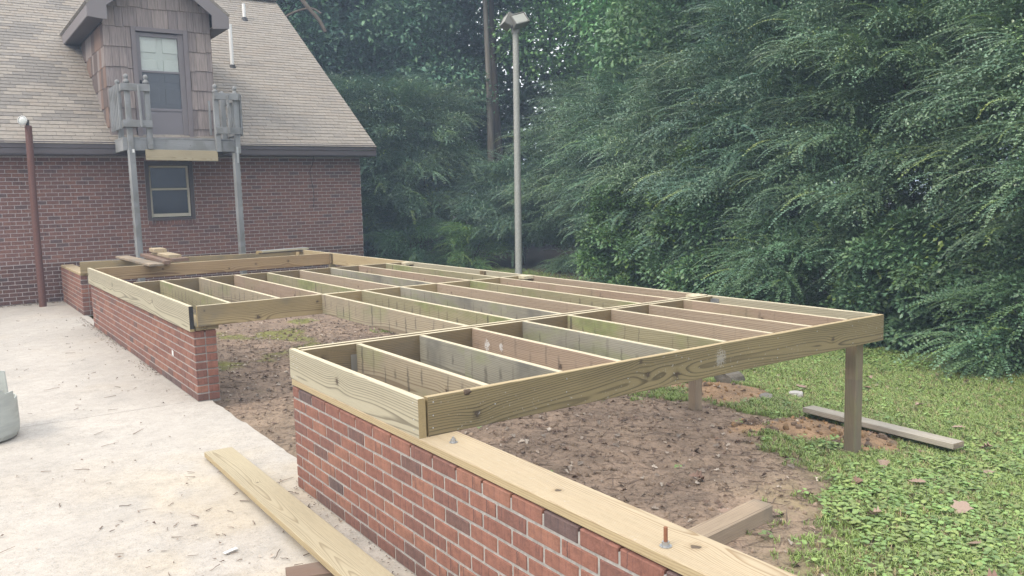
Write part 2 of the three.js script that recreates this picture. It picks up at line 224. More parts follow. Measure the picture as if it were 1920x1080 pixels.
{
  const axis = (a, b, s, far) => { const r = []; for (let x = a; x <= b + 1e-6; x += s) r.push(x); let g = s; let x = b; while (x < far) { g = Math.min(g * 1.35, 40); x += g; r.push(x); } g = s; x = a; while (x > -far) { g = Math.min(g * 1.35, 40); x -= g; r.unshift(x); } return r; };
  const X = axis(1.93, 10.2, 0.045, 350), Z = axis(-13, -1.2, 0.05, 350), pos = [], c = [], uv = [], idx = [];
  for (const z of Z) for (const x of X) {
    const far = Math.hypot(x, z) > 60; pos.push(x, far ? -0.3 : groundY(x, z), z); uv.push(x / 1.4, z / 1.4);
    const m = far ? 0 : dirtMask(x, z), cl = claymask(x, z), n = fbm(x * 2.2, z * 2.2, 251, 4), n2 = vn(x * 9, z * 9, 255), moss = m * Math.max(sm(0.54, 0.66, fbm(x * 1.5 + 9, z * 1.5, 261, 4)) * sm(-6.6, -7.6, z) * 0.85, sm(0.5, 0.66, fbm(x * 3 + 5, z * 3, 263, 4)) * sm(-3.5, -2.7, z) * 0.45);
    const wet = sm(0.3, -0.5, x - 2.9) * sm(-7.3, -6.3, z) * 0.5;
    let a = [0.31, 0.228, 0.17].map(q => q * (0.72 + 0.5 * n) * (0.85 + 0.3 * n2) * (1 - wet)); const tan = m * sm(0.5, 0.7, fbm(x * 0.9 + 2, z * 0.9, 267, 4)) * 0.55; a = a.map((q, k) => mix(q, [0.34, 0.255, 0.18][k] * (0.8 + 0.4 * n2), tan)); a = a.map((q, k) => mix(q, [0.37, 0.225, 0.115][k] * (0.7 + 0.6 * n2), cl * (0.35 + 0.55 * n))); a = a.map((q, k) => mix(q, [0.2, 0.21, 0.045][k], moss));
    const under = sm(9.5, 11.5, x + (z < -9 ? (z + 9) * 0.35 : 0)); let l = [0.17, 0.16, 0.075].map(q => q * (0.7 + 0.6 * n)); l = l.map((q, k) => mix(q, [0.08, 0.062, 0.048][k], Math.max(under, sm(0.55, 0.75, n) * 0.6)));  // shade under the shrubs painted into the soil colour, plus random dark patches
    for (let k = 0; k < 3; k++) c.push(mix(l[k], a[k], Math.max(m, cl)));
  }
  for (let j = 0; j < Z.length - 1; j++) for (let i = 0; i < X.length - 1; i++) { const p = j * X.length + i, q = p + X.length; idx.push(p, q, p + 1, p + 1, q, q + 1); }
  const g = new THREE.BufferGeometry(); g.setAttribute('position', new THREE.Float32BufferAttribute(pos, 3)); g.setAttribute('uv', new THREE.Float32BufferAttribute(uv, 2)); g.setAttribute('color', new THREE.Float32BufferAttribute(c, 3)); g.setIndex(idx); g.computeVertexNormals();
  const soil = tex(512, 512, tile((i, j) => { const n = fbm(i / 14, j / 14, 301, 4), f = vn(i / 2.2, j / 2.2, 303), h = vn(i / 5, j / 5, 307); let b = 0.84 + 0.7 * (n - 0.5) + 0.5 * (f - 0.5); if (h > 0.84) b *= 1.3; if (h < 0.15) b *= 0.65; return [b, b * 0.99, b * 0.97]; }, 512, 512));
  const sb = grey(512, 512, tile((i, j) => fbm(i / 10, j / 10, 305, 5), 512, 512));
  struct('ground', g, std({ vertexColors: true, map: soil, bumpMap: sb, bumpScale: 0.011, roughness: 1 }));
}
{ // concrete slab in two bays with a gap between
  const t = tex(1024, 1024, tile((i, j) => { const n = fbm(i / 60, j / 60, 401, 5), f = vn(i / 1.5, j / 1.5, 403), g = vn(i / 3.4, j / 3.4, 405); const g2 = vn(i / 7.5, j / 7.5, 407), g3 = fbm(i / 16, j / 16, 409, 3); let b = 0.86 + 0.25 * (n - 0.5) + 0.3 * (f - 0.5) + 0.2 * (g3 - 0.5); if (g2 > 0.84) b *= 0.84; if (g2 < 0.12) b *= 1.08; if (g > 0.9) b *= 0.68; if (g < 0.07) b *= 1.12; const w = (g - 0.5) * 0.05; return [b * (1 + w), b, b * (1 - w * 1.4)]; }, 1024, 1024));
  const bump = grey(512, 512, tile((i, j) => 0.5 + 0.35 * (fbm(i / 2.2, j / 2.2, 411, 3) - 0.5) + 0.5 * (vn(i / 1.3, j / 1.3, 413) - 0.5), 512, 512));
  const m = std({ vertexColors: true, map: t, bumpMap: bump, bumpScale: 0.0022, roughness: 0.93 });
  const slab = (z0, z1) => {
    const x0 = -9, x1 = 1.93, nx = 130, nz = Math.round((z1 - z0) / 0.08), pos = [], uv = [], c = [], idx = [];
    for (let j = 0; j <= nz; j++) for (let i = 0; i <= nx; i++) {
      const x = mix(x0, x1, (i / nx) ** 0.8), z = mix(z0, z1, j / nz); let y = (fbm(x * 0.5, z * 0.5, 421, 3) - 0.5) * 0.008;
      if (i === nx) y -= 0.008 * vn(z * 14, 2, 5); if (i === nx) pos.push(x - 0.012 + 0.02 * (vn(z * 7, 1, 3) - 0.5), y, z); else pos.push(x, y, z); uv.push(x / 1.6, z / 1.6);
      const n = fbm(x * 0.8, z * 0.8, 431, 4), o = sm(0.55, 0.75, fbm(x * 1.6, z * 1.6, 441, 4)) * 0.4, g = sm(0.55, 0.72, fbm(x * 2.3 + 4, z * 2.3, 451, 4)) * 0.3, saw = sm(1.1, 0.3, Math.hypot((x - 1.4) * 0.9, (z + 4.6) * 0.5)) * sm(0.3, 0.7, fbm(x * 4, z * 4, 461, 3)), dk = sm(0.32, 0.08, Math.hypot(x - 0.75, z + 3.75) + (fbm(x * 7, z * 7, 471, 3) - 0.5) * 0.35) * 0.6;
      let a = [0.5, 0.46, 0.41].map(q => q * (0.86 + 0.28 * n)); a = a.map((q, k) => mix(q, [0.5, 0.44, 0.365][k], o)); a = a.map((q, k) => mix(q, [0.4, 0.375, 0.34][k], g)); a = a.map((q, k) => mix(q, [0.56, 0.475, 0.35][k], saw * 0.55)); a = a.map((q, k) => mix(q, [0.12, 0.1, 0.085][k], dk)); c.push(...a);
    }
    const S = nx + 1; for (let j = 0; j < nz; j++) for (let i = 0; i < nx; i++) { const p = j * S + i; idx.push(p, p + S, p + 1, p + 1, p + S, p + S + 1); }
    const n0 = pos.length / 3; for (let j = 0; j <= nz; j++) { const p = (j * S + nx) * 3; pos.push(pos[p], pos[p + 1], pos[p + 2], pos[p] + 0.004, -0.16, pos[p + 2]); uv.push(0.1, pos[p + 2] / 1.6 + 0.1, 0, pos[p + 2] / 1.6 + 0.1); c.push(0.42, 0.39, 0.35, 0.42, 0.39, 0.35); } for (let j = 0; j < nz; j++) { const p = n0 + j * 2; idx.push(p, p + 2, p + 1, p + 1, p + 2, p + 3); }
    for (const j of [0, nz]) { const k0 = pos.length / 3; for (let i = 0; i <= nx; i++) { const p = (j * S + i) * 3; pos.push(pos[p], pos[p + 1], pos[p + 2]); uv.push(pos[p] / 1.6, 0.1); c.push(0.42, 0.39, 0.35); } for (let i = 0; i <= nx; i++) { const p = (j * S + i) * 3; pos.push(pos[p], -0.16, pos[p + 2]); uv.push(pos[p] / 1.6, 0); c.push(0.42, 0.39, 0.35); } for (let i = 0; i < nx; i++) { const p = k0 + i; const q = p + nx + 1; j ? idx.push(p, q, p + 1, p + 1, q, q + 1) : idx.push(p, p + 1, q, p + 1, q + 1, q); } }
    const g = new THREE.BufferGeometry(); g.setAttribute('position', new THREE.Float32BufferAttribute(pos, 3)); g.setAttribute('uv', new THREE.Float32BufferAttribute(uv, 2)); g.setAttribute('color', new THREE.Float32BufferAttribute(c, 3)); g.setIndex(idx); g.computeVertexNormals(); return g;
  };
  struct('concrete_slab', slab(-17.25, -7.618), m); struct('concrete_slab', slab(-7.612, 3), m);
}

// ------------------------------------------------------------------ brickwork
const CH = 0.0709, BL = 0.203, JT = 0.0115;
function brickGeo(w, d, k) { srand(500 + k + Math.round(w * 1000)); const g = bx(w - JT, CH - JT, d, 0, 0, 0, 0.0035), p = g.attributes.position, uv = g.attributes.uv; const j = {}; for (let i = 0; i < p.count; i++) { const key = [p.getX(i), p.getY(i), p.getZ(i)].map(v => v.toFixed(4)).join(); j[key] ??= [rr(-1, 1) * 0.0014, rr(-1, 1) * 0.0014, rr(-1, 1) * 0.0012]; p.setXYZ(i, p.getX(i) + j[key][0], p.getY(i) + j[key][1], p.getZ(i) + j[key][2]); uv.setXY(i, uv.getX(i) / 0.26 + k * 0.37, uv.getY(i) / 0.13 + k * 0.21); } g.computeVertexNormals(); return g; }
const bricks = {}; const brickOf = (w, d, k) => bricks[`${w.toFixed(3)} ${d} ${k}`] ??= brickGeo(w, d, k);
// lays bricks along +X of a face at z = 0 (outer face proud of the mortar by 4 mm), from x = 0 to len; cb(x, y, w) places one
function courses(len, n, offset, cb) {
  for (let r = 0; r < n; r++) { let x = (r % 2 ? -BL / 2 : 0) + offset; while (x < len - 0.02) { const a = Math.max(0, x), b = Math.min(len, x + BL); if (b - a > 0.035) cb((a + b) / 2, (r + 0.5) * CH, b - a, r); x += BL; } }
}
function brickFace(parent, mats, len, n, place, k0 = 0, dep = 0.095) { // place(x, y) -> [position, turn]
  courses(len, n, 0, (x, y, w) => { const [p, turn] = place(x, y), full = w > BL - 0.002, m = part(parent, 'brick', brickOf(full ? BL : Math.round(w / 0.02) * 0.02 || 0.02, dep, Math.floor(rnd() * 4)), mats(y, x)); m.position.set(...p); m.rotation.y = turn; });
}
const toneOf = (list, wts) => { let r = rnd(); for (let i = 0; i < list.length; i++) { r -= wts[i]; if (r < 0) return list[i]; } return list[0]; };
srand(42);
const nearTone = (y) => toneOf(brickMats, y < 0.1 ? [0.12, 0.06, 0.22, 0.05, 0.35, 0.2] : y > 0.56 ? [0.3, 0.2, 0.24, 0.08, 0.13, 0.05] : [0.3, 0.28, 0.16, 0.2, 0.04, 0.02]);
function wallThing(name, label, X, z0, z1, endNear) { // z0 far end, z1 near end; left face at X
  const t = thing(name, label, 'wall', [X, 0, z1]), len = z1 - z0, Hh = CH * 9, th = 0.2;
  part(t, 'mortar', bx(th - 0.008, Hh - 0.004, len - 0.026, th / 2, Hh / 2 - 0.02, -len / 2, 0.001), mortar);
  brickFace(t, nearTone, len, 9, (x, y) => [[0.0475, y, -x], -Math.PI / 2]);
  if (endNear) for (let r = 0; r < 9; r++) for (const [cx, w] of r % 2 ? [[0.1495, 0.101]] : [[0.1495, 0.101]]) { const m = part(t, 'brick', brickOf(0.1, 0.095, r % 4), nearTone(r * CH)); m.position.set(cx - 0.002, (r + 0.5) * CH, -0.0475); }
  return t;
}
const wallNear = wallThing('brick_wall', 'low red brick wall in the foreground with a bolted timber plate on top', 1.715, -4.86, -0.9, false);
const wallLeft = wallThing('brick_wall', 'long low red brick wall carrying the far half of the deck frame', 1.8, -13.3, -7.53, true);
const wallStub = wallThing('brick_wall', 'short brick wall stub joining the house behind the deck frame', 1.86, -17.2, -14.72, true);
for (const r of [0, 1, 2, 3, 4, 5, 6, 7, 8]) { const m = part(wallNear, 'brick', brickOf(0.1, 0.095, r % 4), nearTone(r * CH)); m.position.set(0.15, (r + 0.5) * CH, -3.9125); }
function plate(t, z0, z1, x, mat, name = 'sill_plate', w = 0.2) { const L = z0 - z1, g = lumber(L, w, 0.038, { u0: 0, flip: false }), m = part(t, name, g, mat); m.rotation.set(-Math.PI / 2, 0, 0); const q = new THREE.Quaternion().setFromAxisAngle(new THREE.Vector3(0, 1, 0), Math.PI / 2); m.quaternion.premultiply(q); m.position.set(x, CH * 9 + 0.0195, (z0 + z1) / 2); return m; }
const plateMats = [W.plate, W.edgeGold, W.end];
const pn = plate(wallNear, 0, -3.98, 0.107, plateMats); plate(wallLeft, 0.012, -5.77, 0.116, [W.mid, W.mid, W.mid], 'sill_plate', 0.196); plate(wallStub, 0, -2.46, 0.1, plateMats);
function bolt(t, x, z, hgt, m) { const y = CH * 9 + 0.0385, k = part(pn, 'washer', new THREE.CylinderGeometry(0.019, 0.019, 0.003, 20), galv), n = part(pn, 'hex_nut', new THREE.CylinderGeometry(0.0125, 0.0125, 0.013, 6), galv), r = part(pn, 'anchor_bolt', new THREE.CylinderGeometry(0.0065, 0.0065, hgt, 10), m); [[k, 0.0017], [n, 0.0098], [r, hgt / 2]].forEach(([o, dy]) => { wallNear.add(o); o.position.set(x, y + dy, z); }); }
bolt(wallNear, 0.1, -2.21, 0.026, galv); bolt(wallNear, 0.055, -0.86, 0.062, rust);
{ const t = tag(shade(new THREE.Mesh(bx(0.002, 0.05, 0.062, 0, 0, 0, 0), white)), 'small white paper tag stuck to the side of the long low brick wall', 'paper tag'); t.name = 'paper_tag'; t.position.set(1.797, 0.32, -8.38); t.rotation.x = 0.12; scene.add(t); }

// ------------------------------------------------------------------ deck frame
const H = 0.86, BH = 0.184, BT = 0.038, YC = H - BH / 2;
const deck = thing('deck_frame', 'bare timber deck frame of joists and rim boards on brick walls and posts', 'deck frame', [3.57, 0, -8.2]);
const dk = (x, y, z) => [x - 3.57, y, z + 8.2];
srand(77);
function alongX(name, x0, x1, z, mats, o = {}) { const m = part(deck, name, lumber(x1 - x0, o.h ?? BH, BT, { seg: 6, ...o }), mats); m.position.set(...dk((x0 + x1) / 2, (o.y ?? YC), z)); m.rotation.z = o.tilt ?? 0; m.rotation.y = o.turn ?? 0; return m; }
function alongZ(name, x, z0, z1, mats, o = {}) { const L = Math.hypot(z1 - z0, (o.dx ?? 0)), m = part(deck, name, lumber(L, o.h ?? BH, BT, { seg: 6, ...o }), mats); m.position.set(...dk(x + (o.dx ?? 0) / 2, o.y ?? YC, (z0 + z1) / 2)); m.rotation.y = Math.PI / 2 + Math.atan2(o.dx ?? 0, z1 - z0) * 1; return m; }
const E2 = (m, e = W.edge) => [m, e, W.end];
const xl = 1.735, xr = 5.42;
// near rim (long board facing the camera), and left rim of the near bay
alongX('rim_board', xl + BT, xr, -3.275, E2(W.near, W.edgeGold), { u0: 0, flip: false, tl: 3.66 });
alongZ('rim_board', 1.742, -4.9, -3.256, E2(W.left), { u0: 0.0, flip: false, dx: 0.0 });
// beams across
alongX('beam', xl + 0.03, xr - BT, -4.806, E2(W.beam), { u0: 0.1, flip: false }); alongX('beam', xl + 0.03, xr - BT, -4.858, E2(W.beam), { y: YC + 0.004 });
alongX('beam', 1.83, xr - BT, -7.5, E2(W.mid), { u0: 0, flip: false }); alongX('beam', 2.9, xr - BT, -7.545, E2(W.beam), { y: YC - 0.004 });
alongX('beam', 1.84, xr - BT, -10.3, E2(W.beam), {});
alongX('beam', 1.84, xr - BT, -13.03, E2(W.far), { u0: 0, flip: false });
alongX('ledger_board', 1.86, xr + 0.02, -14.68, E2(W.mid), { y: YC - 0.02, tilt: -0.012, u0: 0.3 });
alongZ('rim_board', 1.788, -13.25, -7.52, E2(W.left), { u0: 0.35, flip: false, tl: 4.2, h: 0.226, y: H - 0.113 });
{ const m = part(deck, 'rim_end_grain', bx(0.037, 0.2, 0.005, 0, 0, 0, 0.001), dark); m.position.set(...dk(1.788, H - 0.102, -7.5185)); }  // thin dark plate for the stained end grain of the left rim board
// right rim in four lengths
for (const [z0, z1, dx, k] of [[-4.86, -3.3, 0, 'left'], [-7.52, -4.86, 0, 'clean'], [-10.3, -7.52, -0.01, 'left'], [-14.7, -10.3, 0.0, 'edgeGold']]) alongZ('rim_board', xr - BT / 2 + (dx ? 0.002 : 0), z0 + 0.002, z1, E2(W[k]), { dx });
// joists: three bays
const JX = [2.12, 2.555, 2.975, 3.39, 3.81, 4.235, 4.635, 5.03];
const bay = (list, z0, z1, kinds) => list.forEach((x, i) => alongZ('joist', x + BT / 2 + rr(-0.008, 0.008), z0, z1, E2(W[kinds[i]]), { y: YC + rr(-0.004, 0.003), dx: rr(-0.012, 0.012), ...(kinds[i] === 'splat' ? { u0: 0, flip: false } : {}) }));
bay(JX, -4.785, -3.296, ['stripe', 'grey', 'splat', 'grey', 'green', 'clean', 'clean', 'pink']);
bay(JX.slice(2), -7.48, -4.88, ['stripe', 'green', 'grey', 'clean', 'green', 'pink']);
bay(JX, -10.28, -7.525, ['green', 'stripe', 'pink', 'green', 'clean', 'grey', 'pink', 'green']);
// blocks, hangers, nail plate
for (const z of [-7.46, -8.35, -10.25, -13.0]) { const m = part(deck, 'blocking', bx(0.034, BH * 0.9, 0.09, 0, 0, 0), W.beam); m.position.set(...dk(xr - 0.058, YC + 0.004, z)); }
for (const [x, z] of [[xr - 0.06, -7.41], [xr - 0.06, -4.92], [xr - 0.06, -10.2]]) { const m = part(deck, 'splice_block', bx(0.14, 0.036, 0.12, 0, 0, 0), W.edge); m.position.set(...dk(x - 0.03, H + 0.006 - 0.018, z)); }
{ const m = part(deck, 'joist_hanger', merge([bx(0.0025, 0.15, 0.05, 0, 0, 0, 0), bx(0.045, 0.15, 0.0025, -0.022, 0, -0.026, 0), bx(0.006, 0.006, 0.006, -0.002, 0.05, 0.012, 0.001), bx(0.006, 0.006, 0.006, -0.002, 0.02, 0.012, 0.001), bx(0.006, 0.006, 0.006, -0.002, -0.03, 0.012, 0.001)]), galv); m.position.set(...dk(xr - 0.041, YC, -4.74)); }
{ const m = part(deck, 'joist_hanger', merge([bx(0.0025, 0.11, 0.05, 0, 0, 0, 0), bx(0.045, 0.11, 0.0025, -0.022, 0, -0.025, 0)]), std({ color: col(0.3, 0.29, 0.26), metalness: 0.4, roughness: 0.6 })); m.position.set(...dk(2.117, YC - 0.03, -4.755)); }
function post(x, z, mat) { const y0 = groundY(x, z) - 0.15, h = H - BH - 0.001 - y0, m = part(deck, 'post', lumber(h, 0.089, 0.089, { c: 0.006, u0: rnd() }), [mat, mat, W.end]); m.rotation.z = Math.PI / 2; m.position.set(...dk(x, y0 + h / 2, z)); return m; }
post(5.33, -3.42, W.post); post(5.4, -5.0, W.rotten); post(5.37, -7.6, W.post); post(5.37, -10.3, W.post); post(5.37, -13.0, W.post);
{ // nail heads
  const l = []; for (const x of [1.8, ...JX.map(v => v + 0.02), 5.4]) for (const y of [0.03, 0.09, 0.15]) if (rnd() < 0.6) l.push(bx(0.006, 0.006, 0.003, x + rr(-0.004, 0.004) - 3.57, H - BH + y + rr(-0.01, 0.01), -3.2555 + 8.2, 0.001)); for (const z of [-3.3, -4.78, -4.84]) for (const y of [0.03, 0.09, 0.15]) l.push(bx(0.003, 0.006, 0.006, 1.7225 - 3.57, H - BH + y + rr(-0.01, 0.01), z + rr(-0.006, 0.006) + 8.2, 0.001)); const m = part(deck, 'nail_heads', merge(l), galv); m.userData.kind = 'stuff';
}
{ // chewed corner knot on the near rim
  const g = new THREE.IcosahedronGeometry(0.026, 1), p = g.attributes.position; for (let i = 0; i < p.count; i++) { const a = 0.75 + 0.5 * vn(p.getX(i) * 90 + 5, p.getY(i) * 90 + p.getZ(i) * 70, 3); p.setXYZ(i, p.getX(i) * a, p.getY(i) * a * 0.6, p.getZ(i) * a * 0.5); } g.computeVertexNormals();
  const m = part(deck, 'knot', g, std({ color: col(0.09, 0.06, 0.04) })); m.position.set(...dk(1.985, H - 0.011, -3.263));
}

// ------------------------------------------------------------------ loose timber and small things
function looseBoard(name, label, cat, L, w, t, mats, pos, rot, group) { const o = thing(name, label, cat, pos, 0, group); o.rotation.set(...rot, 'YXZ'); const m = part(o, 'board', lumber(L, w, t, {}), mats); m.rotation.x = Math.PI / 2; return m; }
looseBoard('loose_plank', 'new pale plank lying on the concrete beside the foreground brick wall', 'plank', 3.2, 0.19, 0.038, [W.loose, W.edgeGold, W.end], [1.478, 0.055, -4.22], [0, Math.PI / 2 - 0.015, -0.0085 * 2]);
{ const o = thing('wood_block', 'small reddish offcut propping up the pale plank on the concrete', 'wood block', [1.36, 0.019, -3.62], -0.25); part(o, 'block', lumber(0.3, 0.14, 0.037, {}), [W.red, W.red, W.red]).rotation.x = Math.PI / 2; }
looseBoard('weathered_board', 'long weathered grey board lying on the lawn behind the right post', 'board', 1.3, 0.14, 0.042, [W.pale, W.pale, W.rotten], [5.97, -0.12, -3.62], [0.03, Math.PI / 2 - 0.04, 0.0]);
{ const o = thing('old_timber', 'old square brown timber lying by the foreground plate at the edge of the lawn', 'timber', [3.33, -0.08, -2.92], 0.11); const m = part(o, 'timber', lumber(0.86, 0.13, 0.13, { c: 0.01 }), [W.rotten, W.rotten, W.rotten]); const e = part(o, 'sawn_end', lumber(0.16, 0.105, 0.12, { c: 0.008 }), [W.green, W.green, W.end], 'greenish notched end'); e.position.set(-0.47, 0.005, 0); }
{ // offcuts lying on the far beams
  const rows = [['flat weathered plank at the left of the offcuts on the far beams', 2.5, 0.2, 0.032, [2.57, H + 0.018, -13.9], 1.58, 0, 'rotten'],
    ['narrow reddish plank among the offcuts on the far beams', 2.3, 0.09, 0.05, [2.83, H + 0.028, -14.0], 1.52, 0, 'red'],
    ['dark plank under the two pale blocks on the far beams', 1.9, 0.24, 0.045, [3.08, H + 0.025, -14.25], 1.56, 0, 'red'],
    ['longer pale block on top of the offcuts on the far beams', 1.3, 0.19, 0.045, [3.05, H + 0.071, -14.2], 1.56, 0, 'plate'],
    ['short pale block topmost and farthest of the offcuts on the far beams', 0.5, 0.19, 0.06, [3.02, H + 0.125, -14.62], 1.53, 0, 'plate']];
  for (const [l, L, w, t, p, a, b, k] of rows) looseBoard('timber_offcut', l, 'offcut', L, w, t, [W[k], W[k], W[k]], p, [0, a, b], 'offcuts lying on the far beams');
  looseBoard('loose_board', 'grey board lying across the right end of the far deck beams', 'board', 0.95, 0.19, 0.035, [W.old, W.edge, W.end], [5.02, H + 0.02, -14.3], [0, 0.25, 0]);
  looseBoard('loose_board', 'dark thin board under the grey board at the right end of the far beams', 'board', 0.85, 0.14, 0.03, [W.rotten, W.rotten, W.end], [5.0, H - 0.012, -14.36], [0, 0.05, 0]);
}
function rock(name, label, cat, x, z, sx, sy, sz, m, s, lift = 0.4) { const g = new THREE.IcosahedronGeometry(1, 3), p = g.attributes.position; for (let i = 0; i < p.count; i++) { let X = p.getX(i), Y = p.getY(i), Z = p.getZ(i); const k = 1 / Math.max(Math.abs(X), Math.abs(Y) * 1.05, Math.abs(Z)) ** 0.55 * (0.86 + 0.28 * fbm(X * 1.8 + s, Y * 1.8 + Z * 2, s, 3)); p.setXYZ(i, X * k * sx, Y * k * sy, Z * k * sz); } g.computeVertexNormals(); const o = tag(shade(new THREE.Mesh(g, m)), label, cat); o.name = numbered(name); o.position.set(x, groundY(x, z) + sy * lift, z); o.rotation.y = s; scene.add(o); return o; }
const stoneMat = c => std({ color: col(...c), map: mortarTex, bumpMap: brickBump, bumpScale: 0.004, roughness: 0.95 });
rock('concrete_chunk', 'dark grey lump of broken concrete on the grass behind the middle post', 'concrete lump', 6.55, -5.6, 0.17, 0.09, 0.11, stoneMat([0.2, 0.18, 0.15]), 1.3, 0.5);
rock('pale_rubble', 'crumpled whitish piece of rubble on the grass', 'rubble', 6.62, -4.85, 0.07, 0.04, 0.06, stoneMat([0.62, 0.6, 0.58]), 2.2);
rock('flat_stone', 'flat grey stone at the edge of the orange clay', 'stone', 6.28, -4.93, 0.09, 0.022, 0.06, stoneMat([0.3, 0.28, 0.25]), 0.7);
{ const o = tag(shade(new THREE.Mesh(bx(0.075, 0.004, 0.022, 0, 0, 0, 0.001), white)), 'white sliver of plastic lying on the concrete left of the pale plank', 'plastic sliver'); o.name = 'plastic_sliver'; o.position.set(1.095, 0.012, -4.14); o.rotation.y = 0.35; scene.add(o); }
{ // cut plastic tub at the left edge
  const o = thing('plastic_tub', 'pale grey-green plastic tub with a cut rim at the left edge', 'tub', [0.13, 0, -7.42]), R = 0.3, N = 140, hgt = a => { const q = (a + Math.PI * 2) % (Math.PI * 2); return q > 0.62 && q < 1.0 ? 0.37 : q < 0.62 || q > 5.9 ? 0.31 : 0.4 + 0.08 * sm(1.0, 1.9, q); };
  const prof = [[0, 0.004], [R * 0.78, 0.004], [R * 0.93, 0.016], [R * 0.985, 0.05], [R, 0.1], [R * 0.985, 0.3], [R * 0.97, 1]], P = [], uv = [], tris = [], out = (r, y, a) => { P.push([Math.cos(a) * r, y, Math.sin(a) * r]); uv.push([a / 6.28 * 2, y * 2]); };
  for (let i = 0; i <= N; i++) { const a = i / N * Math.PI * 2, hh = hgt(a); prof.forEach(([r, y]) => out(r, y === 1 ? hh : y, a)); [[R * 0.95, hh], [R * 0.95, 0.1], [0, 0.012]].forEach(([r, y]) => out(r, y, a)); }
  const S = prof.length + 3; for (let i = 0; i < N; i++) for (let j = 0; j < S - 1; j++) { const a = i * S + j; tris.push([a, a + 1, a + S], [a + 1, a + S + 1, a + S]); }
  const g = raw(P, uv, [tris]), t = tex(256, 256, tile((i, j) => { const b = 0.86 + 0.3 * (fbm(i / 40, j / 12, 611, 4) - 0.5); return [b, b, b * 0.98]; }, 256, 256));
  part(o, 'shell', g, std({ color: col(0.53, 0.56, 0.54), map: t, roughness: 0.55, side: THREE.DoubleSide })); o.rotation.y = 0.2;
}

